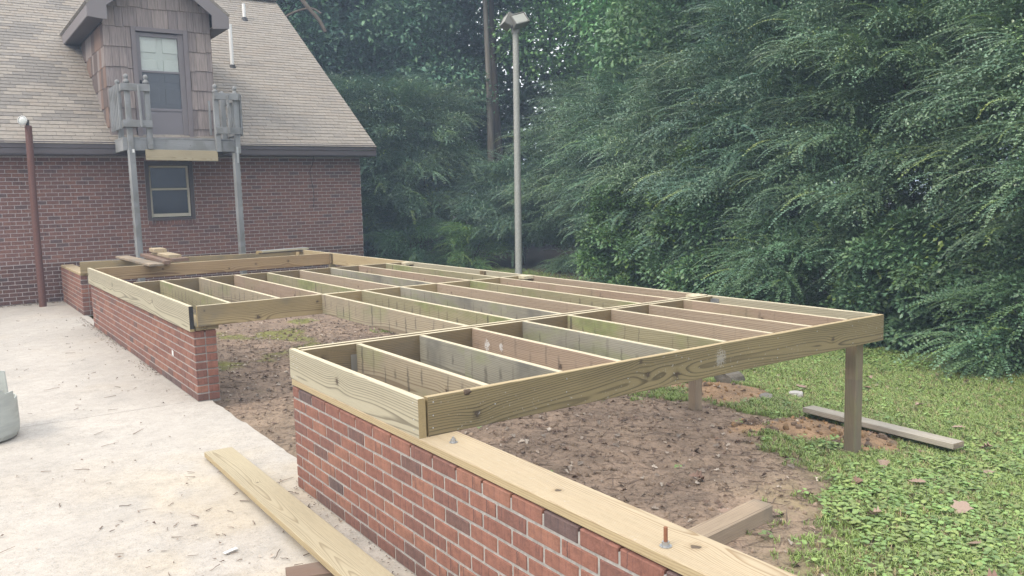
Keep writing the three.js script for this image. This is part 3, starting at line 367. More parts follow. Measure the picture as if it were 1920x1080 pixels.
// ------------------------------------------------------------------ house
const HZ = -17.3, HX = 7.94;
const house = thing('brick_house', 'brown shingled brick house with a balcony door in its dormer', 'house', [4, 0, HZ]);
const hp = (o, x, y, z) => { o.position.set(x - 4, y, z - HZ); return o; };
srand(900);
{
  const win = { x0: 3.44, x1: 4.33, y0: 1.42, y1: 2.56 };
  // solid walls with the window opening
  const wallParts = [bx(HX - 0.012 + 6, 0.7, 0.2, (HX - 6) / 2 - 4, 0.35, -0.1165, 0), bx(win.x0 + 6, 2.0, 0.2, (win.x0 - 6) / 2 - 4, 1.7, -0.1045, 0), bx(HX - 0.006 - win.x1, 2.0, 0.2, (HX + win.x1) / 2 - 4, 1.7, -0.1045, 0), bx(win.x1 - win.x0, win.y0 - 0.7, 0.2, (win.x0 + win.x1) / 2 - 4, (win.y0 + 0.7) / 2, -0.1045, 0), bx(win.x1 - win.x0, 2.7 - win.y1, 0.2, (win.x0 + win.x1) / 2 - 4, (win.y1 + 2.7) / 2, -0.1045, 0)];
  const wall = part(house, 'wall', merge(wallParts), houseMortar);
  { // right gable wall and back, closed volume
    const s = new THREE.Shape([[0, 0], [-11.6, 0], [-11.6, 2.8], [-5.8, 7], [0, 2.75]].map(p => new THREE.Vector2(...p))); const g = new THREE.ExtrudeGeometry(s, { depth: 0.2, bevelEnabled: false }); g.rotateY(Math.PI / 2); g.scale(1, 1, -1);
    const m = part(house, 'gable_wall', g, houseBrick[0]); const ix = m.geometry.attributes.position; m.geometry.computeVertexNormals(); hp(m, HX - 0.216, 0, HZ - 0.23); m.scale.z = -1; m.scale.z = 1;
    const p = m.geometry; p.computeBoundingBox(); if (p.boundingBox.max.z > 1) { p.scale(1, 1, -1); const a = p.attributes.position.array; for (let i = 0; i < a.length; i += 9) for (let k = 0; k < 3; k++) { const q = a[i + k]; a[i + k] = a[i + 3 + k]; a[i + 3 + k] = q; } p.computeVertexNormals(); }
  }
  const cand = [], soldier = [];
  const lay = (x0, x1, y0, n, mats, dz) => courses(x1 - x0, n, 0, (x, y, w, r) => {
    let a = x0 + x - w / 2, b = a + w, yy = y0 + y; const push = (p, q) => { if (q - p > 0.04) cand.push([(p + q) / 2, yy, q - p, mats, dz]); };
    if (yy > win.y0 - 0.1 && yy < win.y1 + 0.02 && b > win.x0 && a < win.x1) { push(a, Math.min(b, win.x0)); push(Math.max(a, win.x1), b); } else push(a, b);
  });
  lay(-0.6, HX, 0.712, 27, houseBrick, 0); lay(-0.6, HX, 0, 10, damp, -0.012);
  for (let i = 0; i < 13; i++) { const m = part(wall, 'brick', brickOf(0.102, 0.11, i % 4), pick(houseBrick)); m.rotation.z = Math.PI / 2; m.position.set(win.x0 - 4 + 0.035 + i * 0.0685, win.y0 - 0.055, -0.05); }
  const dep = c => Math.abs(c[1] - 1.6) * 0.6 + (c[0] + 0.6) * 0.57 + (c[1] < 0.75 ? 3 : 0) + (c[0] < 0.85 ? 20 : 0);
  cand.sort((a, b) => dep(a) - dep(b));
  const wts = [0.28, 0.24, 0.22, 0.14, 0.05, 0.07], many = houseBrick.map(() => []), manyD = damp.map(() => []);
  cand.forEach(([x, y, w, mats, dz], i) => {
    const mt = toneOf(mats, wts), g = brickOf(w > BL - 0.002 ? BL : Math.max(0.04, Math.round(w / 0.02) * 0.02), 0.095, Math.floor(rnd() * 4));
    if (i < 280) { const m = part(wall, 'brick', g, mt); m.position.set(x - 4, y, dz - 0.0475); }
    else (mats === damp ? manyD[mats.indexOf(mt)] : many[mats.indexOf(mt)]).push(g.clone().translate(x - 4, y, dz - 0.0475));
  });
  many.forEach((l, i) => { if (l.length) { const m = part(wall, 'brick', merge(l), houseBrick[i]); m.userData.kind = 'stuff'; } });
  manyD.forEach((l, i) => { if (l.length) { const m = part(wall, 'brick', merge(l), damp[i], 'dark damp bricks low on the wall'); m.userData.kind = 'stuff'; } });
  // window
  const w = part(house, 'window', merge([bx(0.07, win.y1 - win.y0, 0.1, win.x0 + 0.035 - 4, (win.y0 + win.y1) / 2, -0.04), bx(0.07, win.y1 - win.y0, 0.1, win.x1 - 0.035 - 4, (win.y0 + win.y1) / 2, -0.04), bx(win.x1 - win.x0 - 0.14, 0.08, 0.1, (win.x0 + win.x1) / 2 - 4, win.y1 - 0.04, -0.04), bx(win.x1 - win.x0 - 0.14, 0.05, 0.12, (win.x0 + win.x1) / 2 - 4, win.y0 + 0.025, -0.03)]), brown);
  const cx = (win.x0 + win.x1) / 2 - 4, ww = win.x1 - win.x0 - 0.15, yb = win.y0 + 0.06, yt = win.y1 - 0.085, ym = 2.02;
  for (const [a, b, z, bot] of [[ym - 0.02, yt, -0.075, 0.04], [yb, ym + 0.02, -0.05, 0.065]]) { const hh = b - a; part(w, 'sash', merge([bx(0.035, hh, 0.03, cx - ww / 2 + 0.018, (a + b) / 2, z), bx(0.04, hh, 0.03, cx + ww / 2 - 0.02, (a + b) / 2, z), bx(ww - 0.075, 0.038, 0.03, cx, b - 0.019, z), bx(ww - 0.075, bot, 0.03, cx, a + bot / 2, z)]), cream); part(w, 'pane', bx(ww - 0.078, hh - 0.1, 0.004, cx, (a + b) / 2, z - 0.004, 0), new THREE.MeshPhysicalMaterial({ color: 0xffffff, transmission: 1, thickness: 0, roughness: 0.04, ior: 1.33 })); }
  part(w, 'dark_backing', bx(ww - 0.02, yt - yb, 0.02, cx, (yt + yb) / 2, -0.22, 0), std({ color: col(0.015, 0.017, 0.022), roughness: 0.8 }));  // near-black sheet set behind the panes so the window looks dark
  // eaves
  part(house, 'fascia', merge([bx(HX + 6.2, 0.1, 0.03, (HX + 0.2 - 6) / 2 - 4, 2.72, 0.42), bx(HX + 6.2, 0.115, 0.024, (HX + 0.2 - 6) / 2 - 4, 2.825 - 0.052 + 0.06, 0.436)]), brown);
  part(house, 'soffit', bx(HX + 6.2, 0.02, 0.43, (HX + 0.2 - 6) / 2 - 4, 2.66, 0.19), brown);
  // main roof
  const eY = 2.87, eZ = 0.46, rY = 7.09, rZ = -5.35, L = Math.hypot(rY - eY, rZ - eZ), ang = Math.atan2(rY - eY, eZ - rZ), x0 = -6, x1 = HX + 0.2;
  const deckG = bx(x1 - x0, 0.06, L, (x0 + x1) / 2 - 4, -0.05, -L / 2, 0.002); const roof = part(house, 'roof', deckG, brown); roof.rotation.x = ang; roof.position.set(0, eY, eZ);
  const back = part(house, 'roof_back', bx(x1 - x0, 0.06, L, (x0 + x1) / 2 - 4, -0.05, -L / 2, 0.002), std({ color: col(0.3, 0.25, 0.2) })); back.rotation.set(ang, Math.PI, 0, 'YXZ'); back.position.set(2 * ((x0 + x1) / 2 - 4), eY, 2 * rZ - eZ); back.position.x = 2 * ((x0 + x1) / 2 - 4);
  part(house, 'rake_board', merge([bx(0.03, 0.2, L, 0, -0.12, -L / 2)]), brown).position.set(x1 - 4 - 0.02, eY, eZ); house.children[house.children.length - 1].rotation.x = ang;
  const shT = tex(256, 128, tile((i, j) => { const b = 0.82 + 0.35 * (fbm(i / 30, j / 12, 711, 3) - 0.5) + 0.4 * (vn(i / 1.6, j / 1.6, 713) - 0.5); return [b, b * 0.985, b * 0.96]; }, 256, 128));
  const shM = [[0.31, 0.282, 0.248], [0.3, 0.272, 0.238], [0.325, 0.296, 0.26], [0.28, 0.255, 0.227], [0.305, 0.27, 0.232], [0.225, 0.208, 0.19]].map(c => std({ color: col(...c), map: shT, roughness: 0.95 }));
  const shG = [0, 1, 2, 3].map(k => { const g = bx(0.302, 0.011 + k * 0.0012, 0.15, 0, 0, 0, 0.002), uv = g.attributes.uv; for (let i = 0; i < uv.count; i++) uv.setXY(i, uv.getX(i) * 3 + k * 0.3, uv.getY(i) * 3 + k * 0.4); return g; });
  const ex = 0.127, rows = Math.floor(L / ex), stuff = shM.map(() => []); let count = 0; srand(951);
  const dark2 = (x, r) => sm(0.5, 0.7, fbm(x * 0.5, r * 0.07, 721, 3));
  for (let r = 0; r < rows; r++) for (let i = -1; i < 29; i++) {
    const x = x1 - 0.15 - i * 0.305 - [0, 0.152, 0.08, 0.23][r % 4]; if (x < -0.6) continue; const s = r * ex + 0.06, k = Math.floor(rnd() * 4);
    const wet = x < 3 && dark2(x, r) > rnd() * 0.8 ? 5 : -1, mi = wet > 0 ? wet : Math.floor(rnd() * 5);
    const yy = 0.004 + rnd() * 0.003; if (r === rows - 1 && s > L) continue; if (x + 0.151 > x1 + 0.004) { const w = x1 - x + 0.151; if (w > 0.04) stuff[mi].push(bx(w, 0.013, 0.15, 0, 0, 0, 0.002).rotateX(-0.075).translate(x1 - w / 2 - 4, yy - 0.022, -s)); continue; }
    if (r < 14 && count < 290 && x > 0.6 && !(x > 2.9 && x < 4.9)) { count++; const m = part(roof, 'shingle', shG[k], shM[mi]); m.position.set(x - 4, yy - 0.022, -s); m.rotation.x = -0.075; }
    else stuff[mi].push(shG[k].clone().rotateX(-0.075).translate(x - 4, yy - 0.022, -s));
  }
  stuff.forEach((l, i) => { if (l.length) { const m = part(roof, 'shingle', merge(l), shM[i]); m.userData.kind = 'stuff'; } });
  part(house, 'ridge_cap', merge([...Array(27)].map((_, i) => bx(0.3, 0.014, 0.28, x1 - 4 - 0.16 - i * 0.3, 0, 0, 0.003))), shM[3]).position.set(0, rY + 0.002, rZ);
  // plumbing vents
  for (const [x, z, y0, y1] of [[5.92, -19.53, 4.72, 5.74], [6.93, -21.62, 6.25, 6.7]]) { const v = part(house, 'vent_pipe', new THREE.CylinderGeometry(0.042, 0.042, y1 - y0, 14), white); hp(v, x, (y0 + y1) / 2, z); const f = part(v, 'flashing', merge([new THREE.CylinderGeometry(0.055, 0.11, 0.12, 16), bx(0.3, 0.012, 0.32, 0, -0.07, 0, 0.002).rotateX(ang).translate(0, 0.0, 0)]), dark); f.position.y = -(y1 - y0) / 2 + 0.06; }
  part(house, 'cable', tube([[6.7 - 4, 2.86, 0.46], [6.71 - 4, 2.5, 0.32], [6.75 - 4, 2.35, 0.03], [6.82 - 4, 1.9, 0.012], [6.8 - 4, 1.58, 0.015]], 0.006, 0.006, 5, 18), dark);

  // dormer
  const C = 3.82 - 4, hw = 0.955, dz = 0.2, eav = 5.04, pit = 0.8, ov = 1.25, pk = 5.34 + pit * ov;
  const shape = new THREE.Shape([[-hw, 2.78], [hw, 2.78], [hw, 5.3], [0, 5.3 + pit * hw], [-hw, 5.3]].map(p => new THREE.Vector2(...p)));
  const dx0 = 3.33 - 4, dx1 = 4.345 - 4, dy0 = 2.98, dy1 = 5.03;
  const hole = new THREE.Path([[dx0, dy0], [dx0, dy1], [dx1, dy1], [dx1, dy0]].map(p => new THREE.Vector2(...p))); shape.holes.push(hole);
  const dg = new THREE.ExtrudeGeometry(shape, { depth: 0.1, bevelEnabled: false }).toNonIndexed(); dg.translate(C, 0, dz - 0.1); dg.clearGroups();
  const cheeks = [-1, 1].map(s => { const q = new THREE.Shape([[0, 2.78], [0, eav], [2.95, eav], [0.1, 2.78]].map(p => new THREE.Vector2(...p))); const g = new THREE.ExtrudeGeometry(q, { depth: 0.08, bevelEnabled: false }).toNonIndexed(); g.rotateY(Math.PI / 2); g.translate(C + s * (hw - 0.04) - 0.04, 0, dz - 0.1); g.clearGroups(); return g; });
  const dormer = part(house, 'dormer', mergeGeometries([dg, ...cheeks]), brownLight);
  const skT = tex(256, 256, tile((i, j) => { const b = 0.8 + 0.5 * (fbm(i / 6, j / 90, 731, 4) - 0.5) + 0.35 * (vn(i / 1.3, j / 40, 733) - 0.5); return [b, b * 0.97, b * 0.95]; }, 256, 256));
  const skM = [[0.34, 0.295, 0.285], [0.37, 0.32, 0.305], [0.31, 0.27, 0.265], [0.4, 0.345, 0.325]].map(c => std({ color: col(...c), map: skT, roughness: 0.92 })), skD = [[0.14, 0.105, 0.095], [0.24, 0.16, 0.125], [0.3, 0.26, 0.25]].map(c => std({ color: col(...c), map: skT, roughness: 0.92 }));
  srand(1201); const exq = 0.37;
  const shakeG = (w, h, th) => { const g = bx(w, h, th, 0, 0, 0, 0.004), p = g.attributes.position, uv = g.attributes.uv, o = rnd(); for (let i = 0; i < p.count; i++) { const t = p.getY(i) / h + 0.5; p.setZ(i, p.getZ(i) * (1 - 0.55 * t)); uv.setXY(i, uv.getX(i) * 1.5 + o, uv.getY(i) * 1.5 + o); } g.computeVertexNormals(); return g; };
  for (let r = 0; r < 9; r++) {
    const y = 2.8 + r * exq; let x = -hw - 0.01;
    while (x < hw - 0.03) {
      let w = rr(0.1, 0.3); if (x + w > hw - 0.06) w = hw + 0.01 - x; let a = x, b = x + w; x = b; const yy = y + rr(-0.012, 0.012); let top = Math.min(y + exq + 0.05, 5.34 + pit * (ov - Math.max(Math.abs(a), Math.abs(b))) - 0.1); if (top - yy < 0.06) continue;
      const lo = dx0 - C, hi = dx1 - C, spans = [];
      if (yy < dy1 - 0.02 && b > lo - 0.01 && a < hi + 0.01) { if (yy + exq > dy1 + 0.06 && false) { } if (a < lo) spans.push([a, Math.min(b, lo - 0.003), yy]); if (b > hi) spans.push([Math.max(a, hi + 0.003), b, yy]); if (top > dy1 + 0.08 && b > lo && a < hi) spans.push([Math.max(a, lo), Math.min(b, hi), dy1 + 0.005]); } else spans.push([a, b, yy]);
      for (const [p, q, yb2] of spans) if (q - p > 0.035) { const hh = top - yb2, m = part(dormer, 'shake', shakeG(q - p - 0.004, hh, 0.024), pick(skM)); m.position.set(C + (p + q) / 2, yb2 + hh / 2, dz + 0.006); m.rotation.x = -0.035; }
    }
  }
  for (const s of [-1, 1]) for (let r = 0; r < 7; r++) { // cheek shakes run back to the roof plane
    const y = 2.8 + r * exq, zr = (y + 0.2 - eY) / (rY - eY) * (rZ - eZ) + eZ; let z = dz + 0.01; const end = Math.min(zr - 0.05, dz - 0.05);
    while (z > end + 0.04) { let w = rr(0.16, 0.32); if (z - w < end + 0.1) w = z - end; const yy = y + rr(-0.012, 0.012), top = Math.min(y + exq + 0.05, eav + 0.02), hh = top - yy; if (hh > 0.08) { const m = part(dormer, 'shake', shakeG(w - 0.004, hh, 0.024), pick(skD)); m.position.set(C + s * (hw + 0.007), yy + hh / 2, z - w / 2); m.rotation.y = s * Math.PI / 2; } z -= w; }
  }
  // dormer roof: two slopes, boxed eaves, rake boards
  const fz = 0.55, dEnd = -4.6, dL = fz - dEnd, sl = Math.atan(pit), sLen = ov / Math.cos(sl) + 0.02;
  const dr = part(house, 'dormer_roof', merge([-1, 1].map(s => bx(sLen, 0.05, dL, 0, 0, 0, 0.003).rotateZ(-s * sl).translate(C + s * ov / 2, (5.34 + pk) / 2 - 0.0, (fz + dEnd) / 2))), shM[3]);
  const ext = (pts, d, z) => { const g = new THREE.ExtrudeGeometry(new THREE.Shape(pts.map(p => new THREE.Vector2(...p))), { depth: d, bevelEnabled: false }).toNonIndexed(); g.clearGroups(); g.translate(C, 0, z); return g; };
  const rk = s => ext([[s * (ov - 0.005), 5.31], [s * (ov - 0.005), 5.09], [s * (hw - 0.03), 5.06], [s * (hw - 0.03), 5.3 + pit * (ov - hw + 0.03) - 0.25], [0, pk - 0.29], [0, pk - 0.03]], 0.03, fz - 0.03);
  const rkFix = [-1, 1].map(s => { const g = rk(s); return g; });
  part(dr, 'rake_board', merge(rkFix), brownLight);
  part(dr, 'eave_board', merge([-1, 1].map(s => bx(0.025, 0.2, 3.4, C + s * (ov - 0.013), 5.2, fz - 1.74))), brownLight);
  part(dr, 'soffit', merge([...[-1, 1].map(s => bx(ov - hw - 0.02, 0.02, 3.4, C + s * (ov + hw) / 2, 5.1, fz - 1.74)), ...[-1, 1].map(s => bx(hw / Math.cos(sl), 0.02, 0.36, 0, 0, 0).rotateZ(-s * sl).translate(C + s * hw / 2, (5.58 + 5.58 + pit * hw) / 2 - 0.1, 0.36))]), brown);
  // door
  const dw = dx1 - dx0, dcx = (dx0 + dx1) / 2, door = part(house, 'door', bx(dw - 0.16, dy1 - dy0 - 0.08, 0.045, dcx, (dy0 + dy1) / 2 - 0.03, dz - 0.12), std({ color: col(0.4, 0.46, 0.4), roughness: 0.5 }));
  part(door, 'door_frame', merge([bx(0.085, dy1 - dy0 + 0.02, 0.16, dx0 + 0.042, (dy0 + dy1) / 2, dz - 0.035), bx(0.085, dy1 - dy0 + 0.02, 0.16, dx1 - 0.042, (dy0 + dy1) / 2, dz - 0.035), bx(dw - 0.17, 0.075, 0.16, dcx, dy1 - 0.028, dz - 0.035), bx(dw, 0.03, 0.17, dcx, dy0 + 0.012, dz - 0.02)]), std({ color: col(0.19, 0.165, 0.17), roughness: 0.6 }));
  for (const px of [-1, 1]) for (const [a, b] of [[3.15, 3.5], [3.64, 3.94], [4.05, 4.47], [4.6, 4.88]]) part(door, 'door_panel', bx((dw - 0.16) / 2 - 0.12, b - a, 0.02, dcx + px * (dw - 0.16) / 4 * 0.98, (a + b) / 2, dz - 0.088, 0.012), std({ color: col(0.43, 0.49, 0.43), roughness: 0.5 }));
  const sw = dw - 0.17, sx = k => dcx + k, zf = dz - 0.03, sd = std({ color: col(0.2, 0.185, 0.2), roughness: 0.55 });
  part(door, 'storm_door', merge([bx(0.07, 1.95, 0.03, sx(-sw / 2 + 0.036), 3.975, zf), bx(0.07, 1.95, 0.03, sx(sw / 2 - 0.036), 3.975, zf), bx(sw - 0.14, 0.07, 0.03, dcx, 4.915, zf), bx(sw - 0.14, 0.04, 0.03, dcx, 4.235, zf), bx(sw - 0.14, 0.05, 0.03, dcx, 3.525, zf), bx(sw - 0.14, 0.49, 0.02, dcx, 3.25, zf - 0.004)]), sd);
  part(door, 'glass_pane', bx(sw - 0.14, 0.62, 0.004, dcx, 4.565, zf - 0.002, 0), new THREE.MeshPhysicalMaterial({ transmission: 1, thickness: 0, roughness: 0.05, ior: 1.5 }));
  part(door, 'insect_screen', bx(sw - 0.14, 0.67, 0.003, dcx, 3.885, zf - 0.002, 0), std({ color: col(0.15, 0.165, 0.2), transparent: true, opacity: 0.55, roughness: 0.6 }));
  part(door, 'door_handle', merge([bx(0.03, 0.1, 0.02, sx(-sw / 2 + 0.04), 4.02, zf + 0.02), bx(0.02, 0.02, 0.05, sx(-sw / 2 + 0.04), 4.03, zf + 0.04)]), dark);
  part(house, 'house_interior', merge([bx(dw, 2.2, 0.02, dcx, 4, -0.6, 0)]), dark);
}
{ // balcony
  const b = thing('balcony', 'small weathered grey timber balcony on posts below the dormer door', 'balcony', [3.85, 0, -16.1]), P = (x, y, z) => [x - 3.85, y, z + 16.1];
  const O = [W.old, W.old, W.old], put = (name, L, h, t, x, y, z, rot = [0, 0, 0], mats = O) => { const m = part(b, name, lumber(L, h, t, { tl: 2.2 }), mats); m.position.set(...P(x, y, z)); m.rotation.set(...rot); return m; };
  srand(1301); const T = -0.006;
  put('front_joist', 1.98, 0.2, 0.04, 3.87, 2.79, -16.12, [0, 0, T]); put('side_joist', 0.96, 0.2, 0.04, 2.9, 2.79, -16.62, [0, Math.PI / 2, 0]); put('side_joist', 0.96, 0.2, 0.04, 4.84, 2.78, -16.62, [0, Math.PI / 2, 0]);
  for (let i = 0; i < 7; i++) put('deck_board', 1.98, 0.132, 0.032, 3.87, 2.91, -16.17 - i * 0.138, [Math.PI / 2, 0, 0]);
  put('header_board', 1.26, 0.19, 0.038, 3.865, 2.61, -16.075, [0, 0, T * 2.2], [W.loose, W.loose, W.loose]).userData.label = 'new yellowish board fixed under the front joist';
  const fin = (x, z, y) => { const pts = [[0, 0.13], [0.02, 0.122], [0.034, 0.1], [0.03, 0.075], [0.018, 0.062], [0.026, 0.05], [0.04, 0.03], [0.04, 0], [0, 0]].reverse().map(p => new THREE.Vector2(...p)); const m = part(b, 'finial', new THREE.LatheGeometry(pts, 12), W.old); m.scale.setScalar(1.3); m.position.set(...P(x, y, z)); };
  const post = (x, z, y0, y1) => { put('rail_post', y1 - y0, 0.089, 0.089, x, (y0 + y1) / 2, z, [0, 0, Math.PI / 2]); fin(x, z, y1); };
  post(3.0, -16.08, 2.62, 3.86); post(3.325, -16.08, 2.72, 3.86); post(4.52, -16.08, 2.68, 3.76); post(4.88, -16.08, 2.65, 3.74); post(3.0, -16.9, 2.9, 3.86); post(4.88, -16.9, 2.9, 3.74);
  for (const y of [3.79, 3.16]) { put('rail', 0.48, 0.125, 0.036, 3.13, y, -16.015, [0, 0, -0.01]); put('rail', 0.44, 0.125, 0.036, 4.7, y - 0.09, -16.015, [0, 0, -0.01]); put('rail', 0.98, 0.125, 0.036, 2.925, y, -16.52, [0, Math.PI / 2, 0]); put('rail', 0.98, 0.125, 0.036, 4.95, y - 0.09, -16.52, [0, Math.PI / 2, 0]); }
  put('baluster', 0.72, 0.038, 0.038, 3.18, 3.46, -15.98, [0, 0, Math.PI / 2 + 0.02]); put('baluster', 0.7, 0.038, 0.038, 4.72, 3.37, -15.98, [0, 0, Math.PI / 2]); put('baluster', 0.66, 0.038, 0.038, 4.63, 3.38, -16.02 - 0.9, [0, 0, Math.PI / 2]);
  for (let i = 0; i < 6; i++) for (const x of [2.885, 4.99]) put('baluster', 0.78, 0.038, 0.038, x - (x < 4 ? 0.02 : 0), 3.46 - (x > 4 ? 0.09 : 0), -16.12 - i * 0.15, [0, 0, Math.PI / 2]);
  for (const [x, m] of [[3.0, 2.7], [4.83, 2.66]]) { put('support_post', m - 0.0 + 0.1, 0.1, 0.1, x, m / 2 - 0.05, -16.05, [0, 0.2, Math.PI / 2 + 0.004], O); }
  { const m = part(b, 'metal_strap', bx(0.035, 0.3, 0.005), galv); m.position.set(...P(4.845, 2.62, -15.99)); const q = part(b, 'metal_strap', bx(0.035, 0.06, 0.005), white); q.position.set(...P(3.02, 2.68, -15.99)); }
}
{ // rusty pipe with a lamp
  const o = thing('rusty_pole', 'rust brown steel pole topped by a round floodlight before the house wall', 'lamp pole', [1.47, 0, -16.6], 0); const m = part(o, 'pole', tube([[0, 0, 0], [0.0, 1.6, 0], [0.02, 3.13, 0]], 0.06, 0.055, 14, 8), std({ color: col(0.17, 0.075, 0.06), map: mortarTex, roughness: 0.8 }));
  const l = part(o, 'floodlight', new THREE.LatheGeometry([[0.0, -0.06], [0.03, -0.055], [0.055, -0.02], [0.075, 0.03], [0.078, 0.05], [0.07, 0.052]].map(p => new THREE.Vector2(...p)), 18), white); l.rotation.set(1.35, 0, 0.5); l.position.set(-0.05, 3.2, 0.06);
  const g = part(l, 'lens', new THREE.SphereGeometry(0.074, 16, 6, 0, 6.283, 0, 1.1), std({ color: col(0.5, 0.52, 0.5), roughness: 0.25 })); g.scale.y = 0.35; g.position.y = 0.03; part(o, 'bracket', bx(0.05, 0.1, 0.05, 0.01, 3.17, 0.01), dark);
}
{ // grey steel lamp post
  const o = thing('lamp_post', 'tall grey steel lamp post with two box floodlights before the shrubs', 'lamp post', [8.6, -0.3, -12.21]); const top = [0.33, 5.0, -0.37];
  part(o, 'pole', tube([[0, 0, 0], [0.17, 2.5, -0.19], top], 0.066, 0.056, 18, 6), std({ color: col(0.42, 0.43, 0.4), map: mortarTex, roughness: 0.65, metalness: 0.2 }));
  const head = (x, y, z, ry, rz, k) => { const f = part(o, 'floodlight', merge([bx(0.3, 0.2, 0.05, 0, 0, -0.07, 0.01), bx(0.3, 0.02, 0.16, 0, 0.1, 0, 0.004), bx(0.3, 0.02, 0.16, 0, -0.1, 0, 0.004), bx(0.02, 0.2, 0.16, -0.15, 0, 0, 0.004), bx(0.02, 0.2, 0.16, 0.15, 0, 0, 0.004)]), std({ color: col(0.17, 0.17, 0.155), roughness: 0.7 })); f.position.set(x, y, z); f.rotation.set(-0.5, ry, rz, 'YXZ'); part(f, 'lens', bx(0.27, 0.17, 0.012, 0, 0, 0.066, 0.003), std({ color: col(0.36, 0.37, 0.33), roughness: 0.45 })); };
  head(0.33, 5.14, -0.27, -0.15, 0.33, 0); head(0.2, 5.14, -0.42, -1.9, 0.1, 1); part(o, 'bracket', merge([bx(0.22, 0.05, 0.05, 0.3, 5.03, -0.35), new THREE.CylinderGeometry(0.075, 0.075, 0.1, 14).toNonIndexed().translate(0.33, 4.98, -0.37)]), std({ color: col(0.3, 0.3, 0.28), roughness: 0.6 }));
}
{ const o = tag(shade(new THREE.Mesh(tube([[2.0, -0.1, -9.35], [2.1, -0.02, -9.5], [2.22, 0.03, -9.62], [2.34, 0.02, -9.6], [2.36, -0.08, -9.55]], 0.008, 0.007, 7, 22), white)), 'short white cable curling up from the soil beside the brick wall end', 'cable'); o.name = 'white_cable'; scene.add(o); }

// ------------------------------------------------------------------ plants
const leafM = (c, o = {}) => new THREE.MeshPhysicalMaterial({ color: col(...c).multiplyScalar(ALBEDO), roughness: 0.5, transmission: 0.3, thickness: 0, side: THREE.DoubleSide, ...o });
function leafQuad(P, U, base, dir, up, len, wid, fold) { // a folded leaf of four triangles
  const d = dir.clone().normalize(), s = d.clone().cross(up).normalize(), n = s.clone().cross(d).normalize(), at = (t, w, h) => base.clone().addScaledVector(d, len * t).addScaledVector(s, wid * w).addScaledVector(n, len * h);
  const a = at(0, 0, 0), b = at(0.5, 0.5, fold), c = at(1, 0, -0.06), e = at(0.5, -0.5, fold), m = at(0.5, 0, 0);
  for (const t of [[a, b, m], [m, b, c], [a, m, e], [m, c, e]]) for (const p of t) { P.push(p.x, p.y, p.z); U.push(0.5, 0.5); }
}
function fromTris(P, U) { const g = new THREE.BufferGeometry(); g.setAttribute('position', new THREE.Float32BufferAttribute(P, 3)); g.setAttribute('uv', new THREE.Float32BufferAttribute(U, 2)); g.computeVertexNormals(); return g; }
function spray(k, len, pairs, leaf) { // arching twig with two ranks of leaves, along +Z, drooping at the tip
  srand(1500 + k); const P = [], U = [], v = t => new THREE.Vector3(Math.sin(t * 2.2 + k) * 0.03 * len, 0.16 * len * Math.sin(t * 2.1) - 0.2 * len * t * t, len * t);
  for (let i = 0; i < pairs; i++) { const t = 0.12 + 0.88 * i / (pairs - 1), p = v(t), d = v(Math.min(1, t + 0.02)).sub(v(t - 0.02)).normalize(); for (const s of [-1, 1]) { const side = new THREE.Vector3(s, rr(-0.1, 0.35), 0).addScaledVector(d, rr(0.35, 0.8)); leafQuad(P, U, p, side, new THREE.Vector3(rr(-0.3, 0.3), 1, rr(-0.3, 0.3)), leaf * rr(0.75, 1.15) * (1 - 0.35 * t), leaf * 0.62, rr(0.02, 0.2)); } }
  leafQuad(P, U, v(1), v(1).sub(v(0.95)), new THREE.Vector3(0, 1, 0), leaf * 0.7, leaf * 0.3, 0.1);
  for (let i = 0; i < 6; i++) { const a = v(i / 6), b = v((i + 1) / 6), r = 0.0035 * (1 - i / 8); for (const t of [[[0, r], [r, -r], 0], [[r, -r], [-r, -r], 0], [[-r, -r], [0, r], 0]]) { const A = [a.x + t[0][0], a.y + t[0][1], a.z], B = [a.x + t[1][0], a.y + t[1][1], a.z], C = [b.x + t[0][0] * 0.8, b.y + t[0][1] * 0.8, b.z], D = [b.x + t[1][0] * 0.8, b.y + t[1][1] * 0.8, b.z]; P.push(...A, ...B, ...C, ...B, ...D, ...C); U.push(...Array(12).fill(0)); } }
  return fromTris(P, U);
}
function clump(k, n, R, leaf) { srand(1700 + k); const P = [], U = []; for (let i = 0; i < n; i++) { const d = new THREE.Vector3(rr(-1, 1), rr(-0.8, 1), rr(-1, 1)).normalize(), p = d.clone().multiplyScalar(R * Math.cbrt(rnd())); p.y *= 0.7; leafQuad(P, U, p, new THREE.Vector3(rr(-1, 1), rr(-0.7, 0.2), rr(-1, 1)).add(d), new THREE.Vector3(rr(-0.5, 0.5), 1, rr(-0.5, 0.5)), leaf * rr(0.7, 1.2), leaf * 0.62, rr(0, 0.12)); } return fromTris(P, U); }
const sprays = [0, 1, 2].map(k => spray(k, 0.6, 15, 0.042)).concat([8, 9, 12].map(k => clump(k, 46, 0.24, 0.045))), spraysFar = [3, 4].map(k => spray(k, 0.8, 14, 0.058)).concat([10, 11].map(k => clump(k, 36, 0.32, 0.06))), clumps = [0, 1, 2].map(k => clump(k, 34, 0.36, 0.11)), vineClumps = [20, 21, 22].map(k => clump(k, 36, 0.22, 0.075)), bigClumps = [3, 4].map(k => clump(k, 30, 0.75, 0.24));
const barkT = tex(128, 256, tile((i, j) => { const b = 0.75 + 0.6 * (fbm(i / 7, j / 40, 801, 4) - 0.5); return [b, b, b]; }, 128, 256)), bark = std({ color: col(0.13, 0.105, 0.08), map: barkT, roughness: 0.95 }), paleBark = std({ color: col(0.25, 0.225, 0.19), map: barkT, roughness: 0.95 });
const white1 = leafM([1, 1, 1], { roughness: 0.36 }), white2 = leafM([1, 1, 1], { roughness: 0.55 });
const _q = new THREE.Quaternion(), _e = new THREE.Euler();
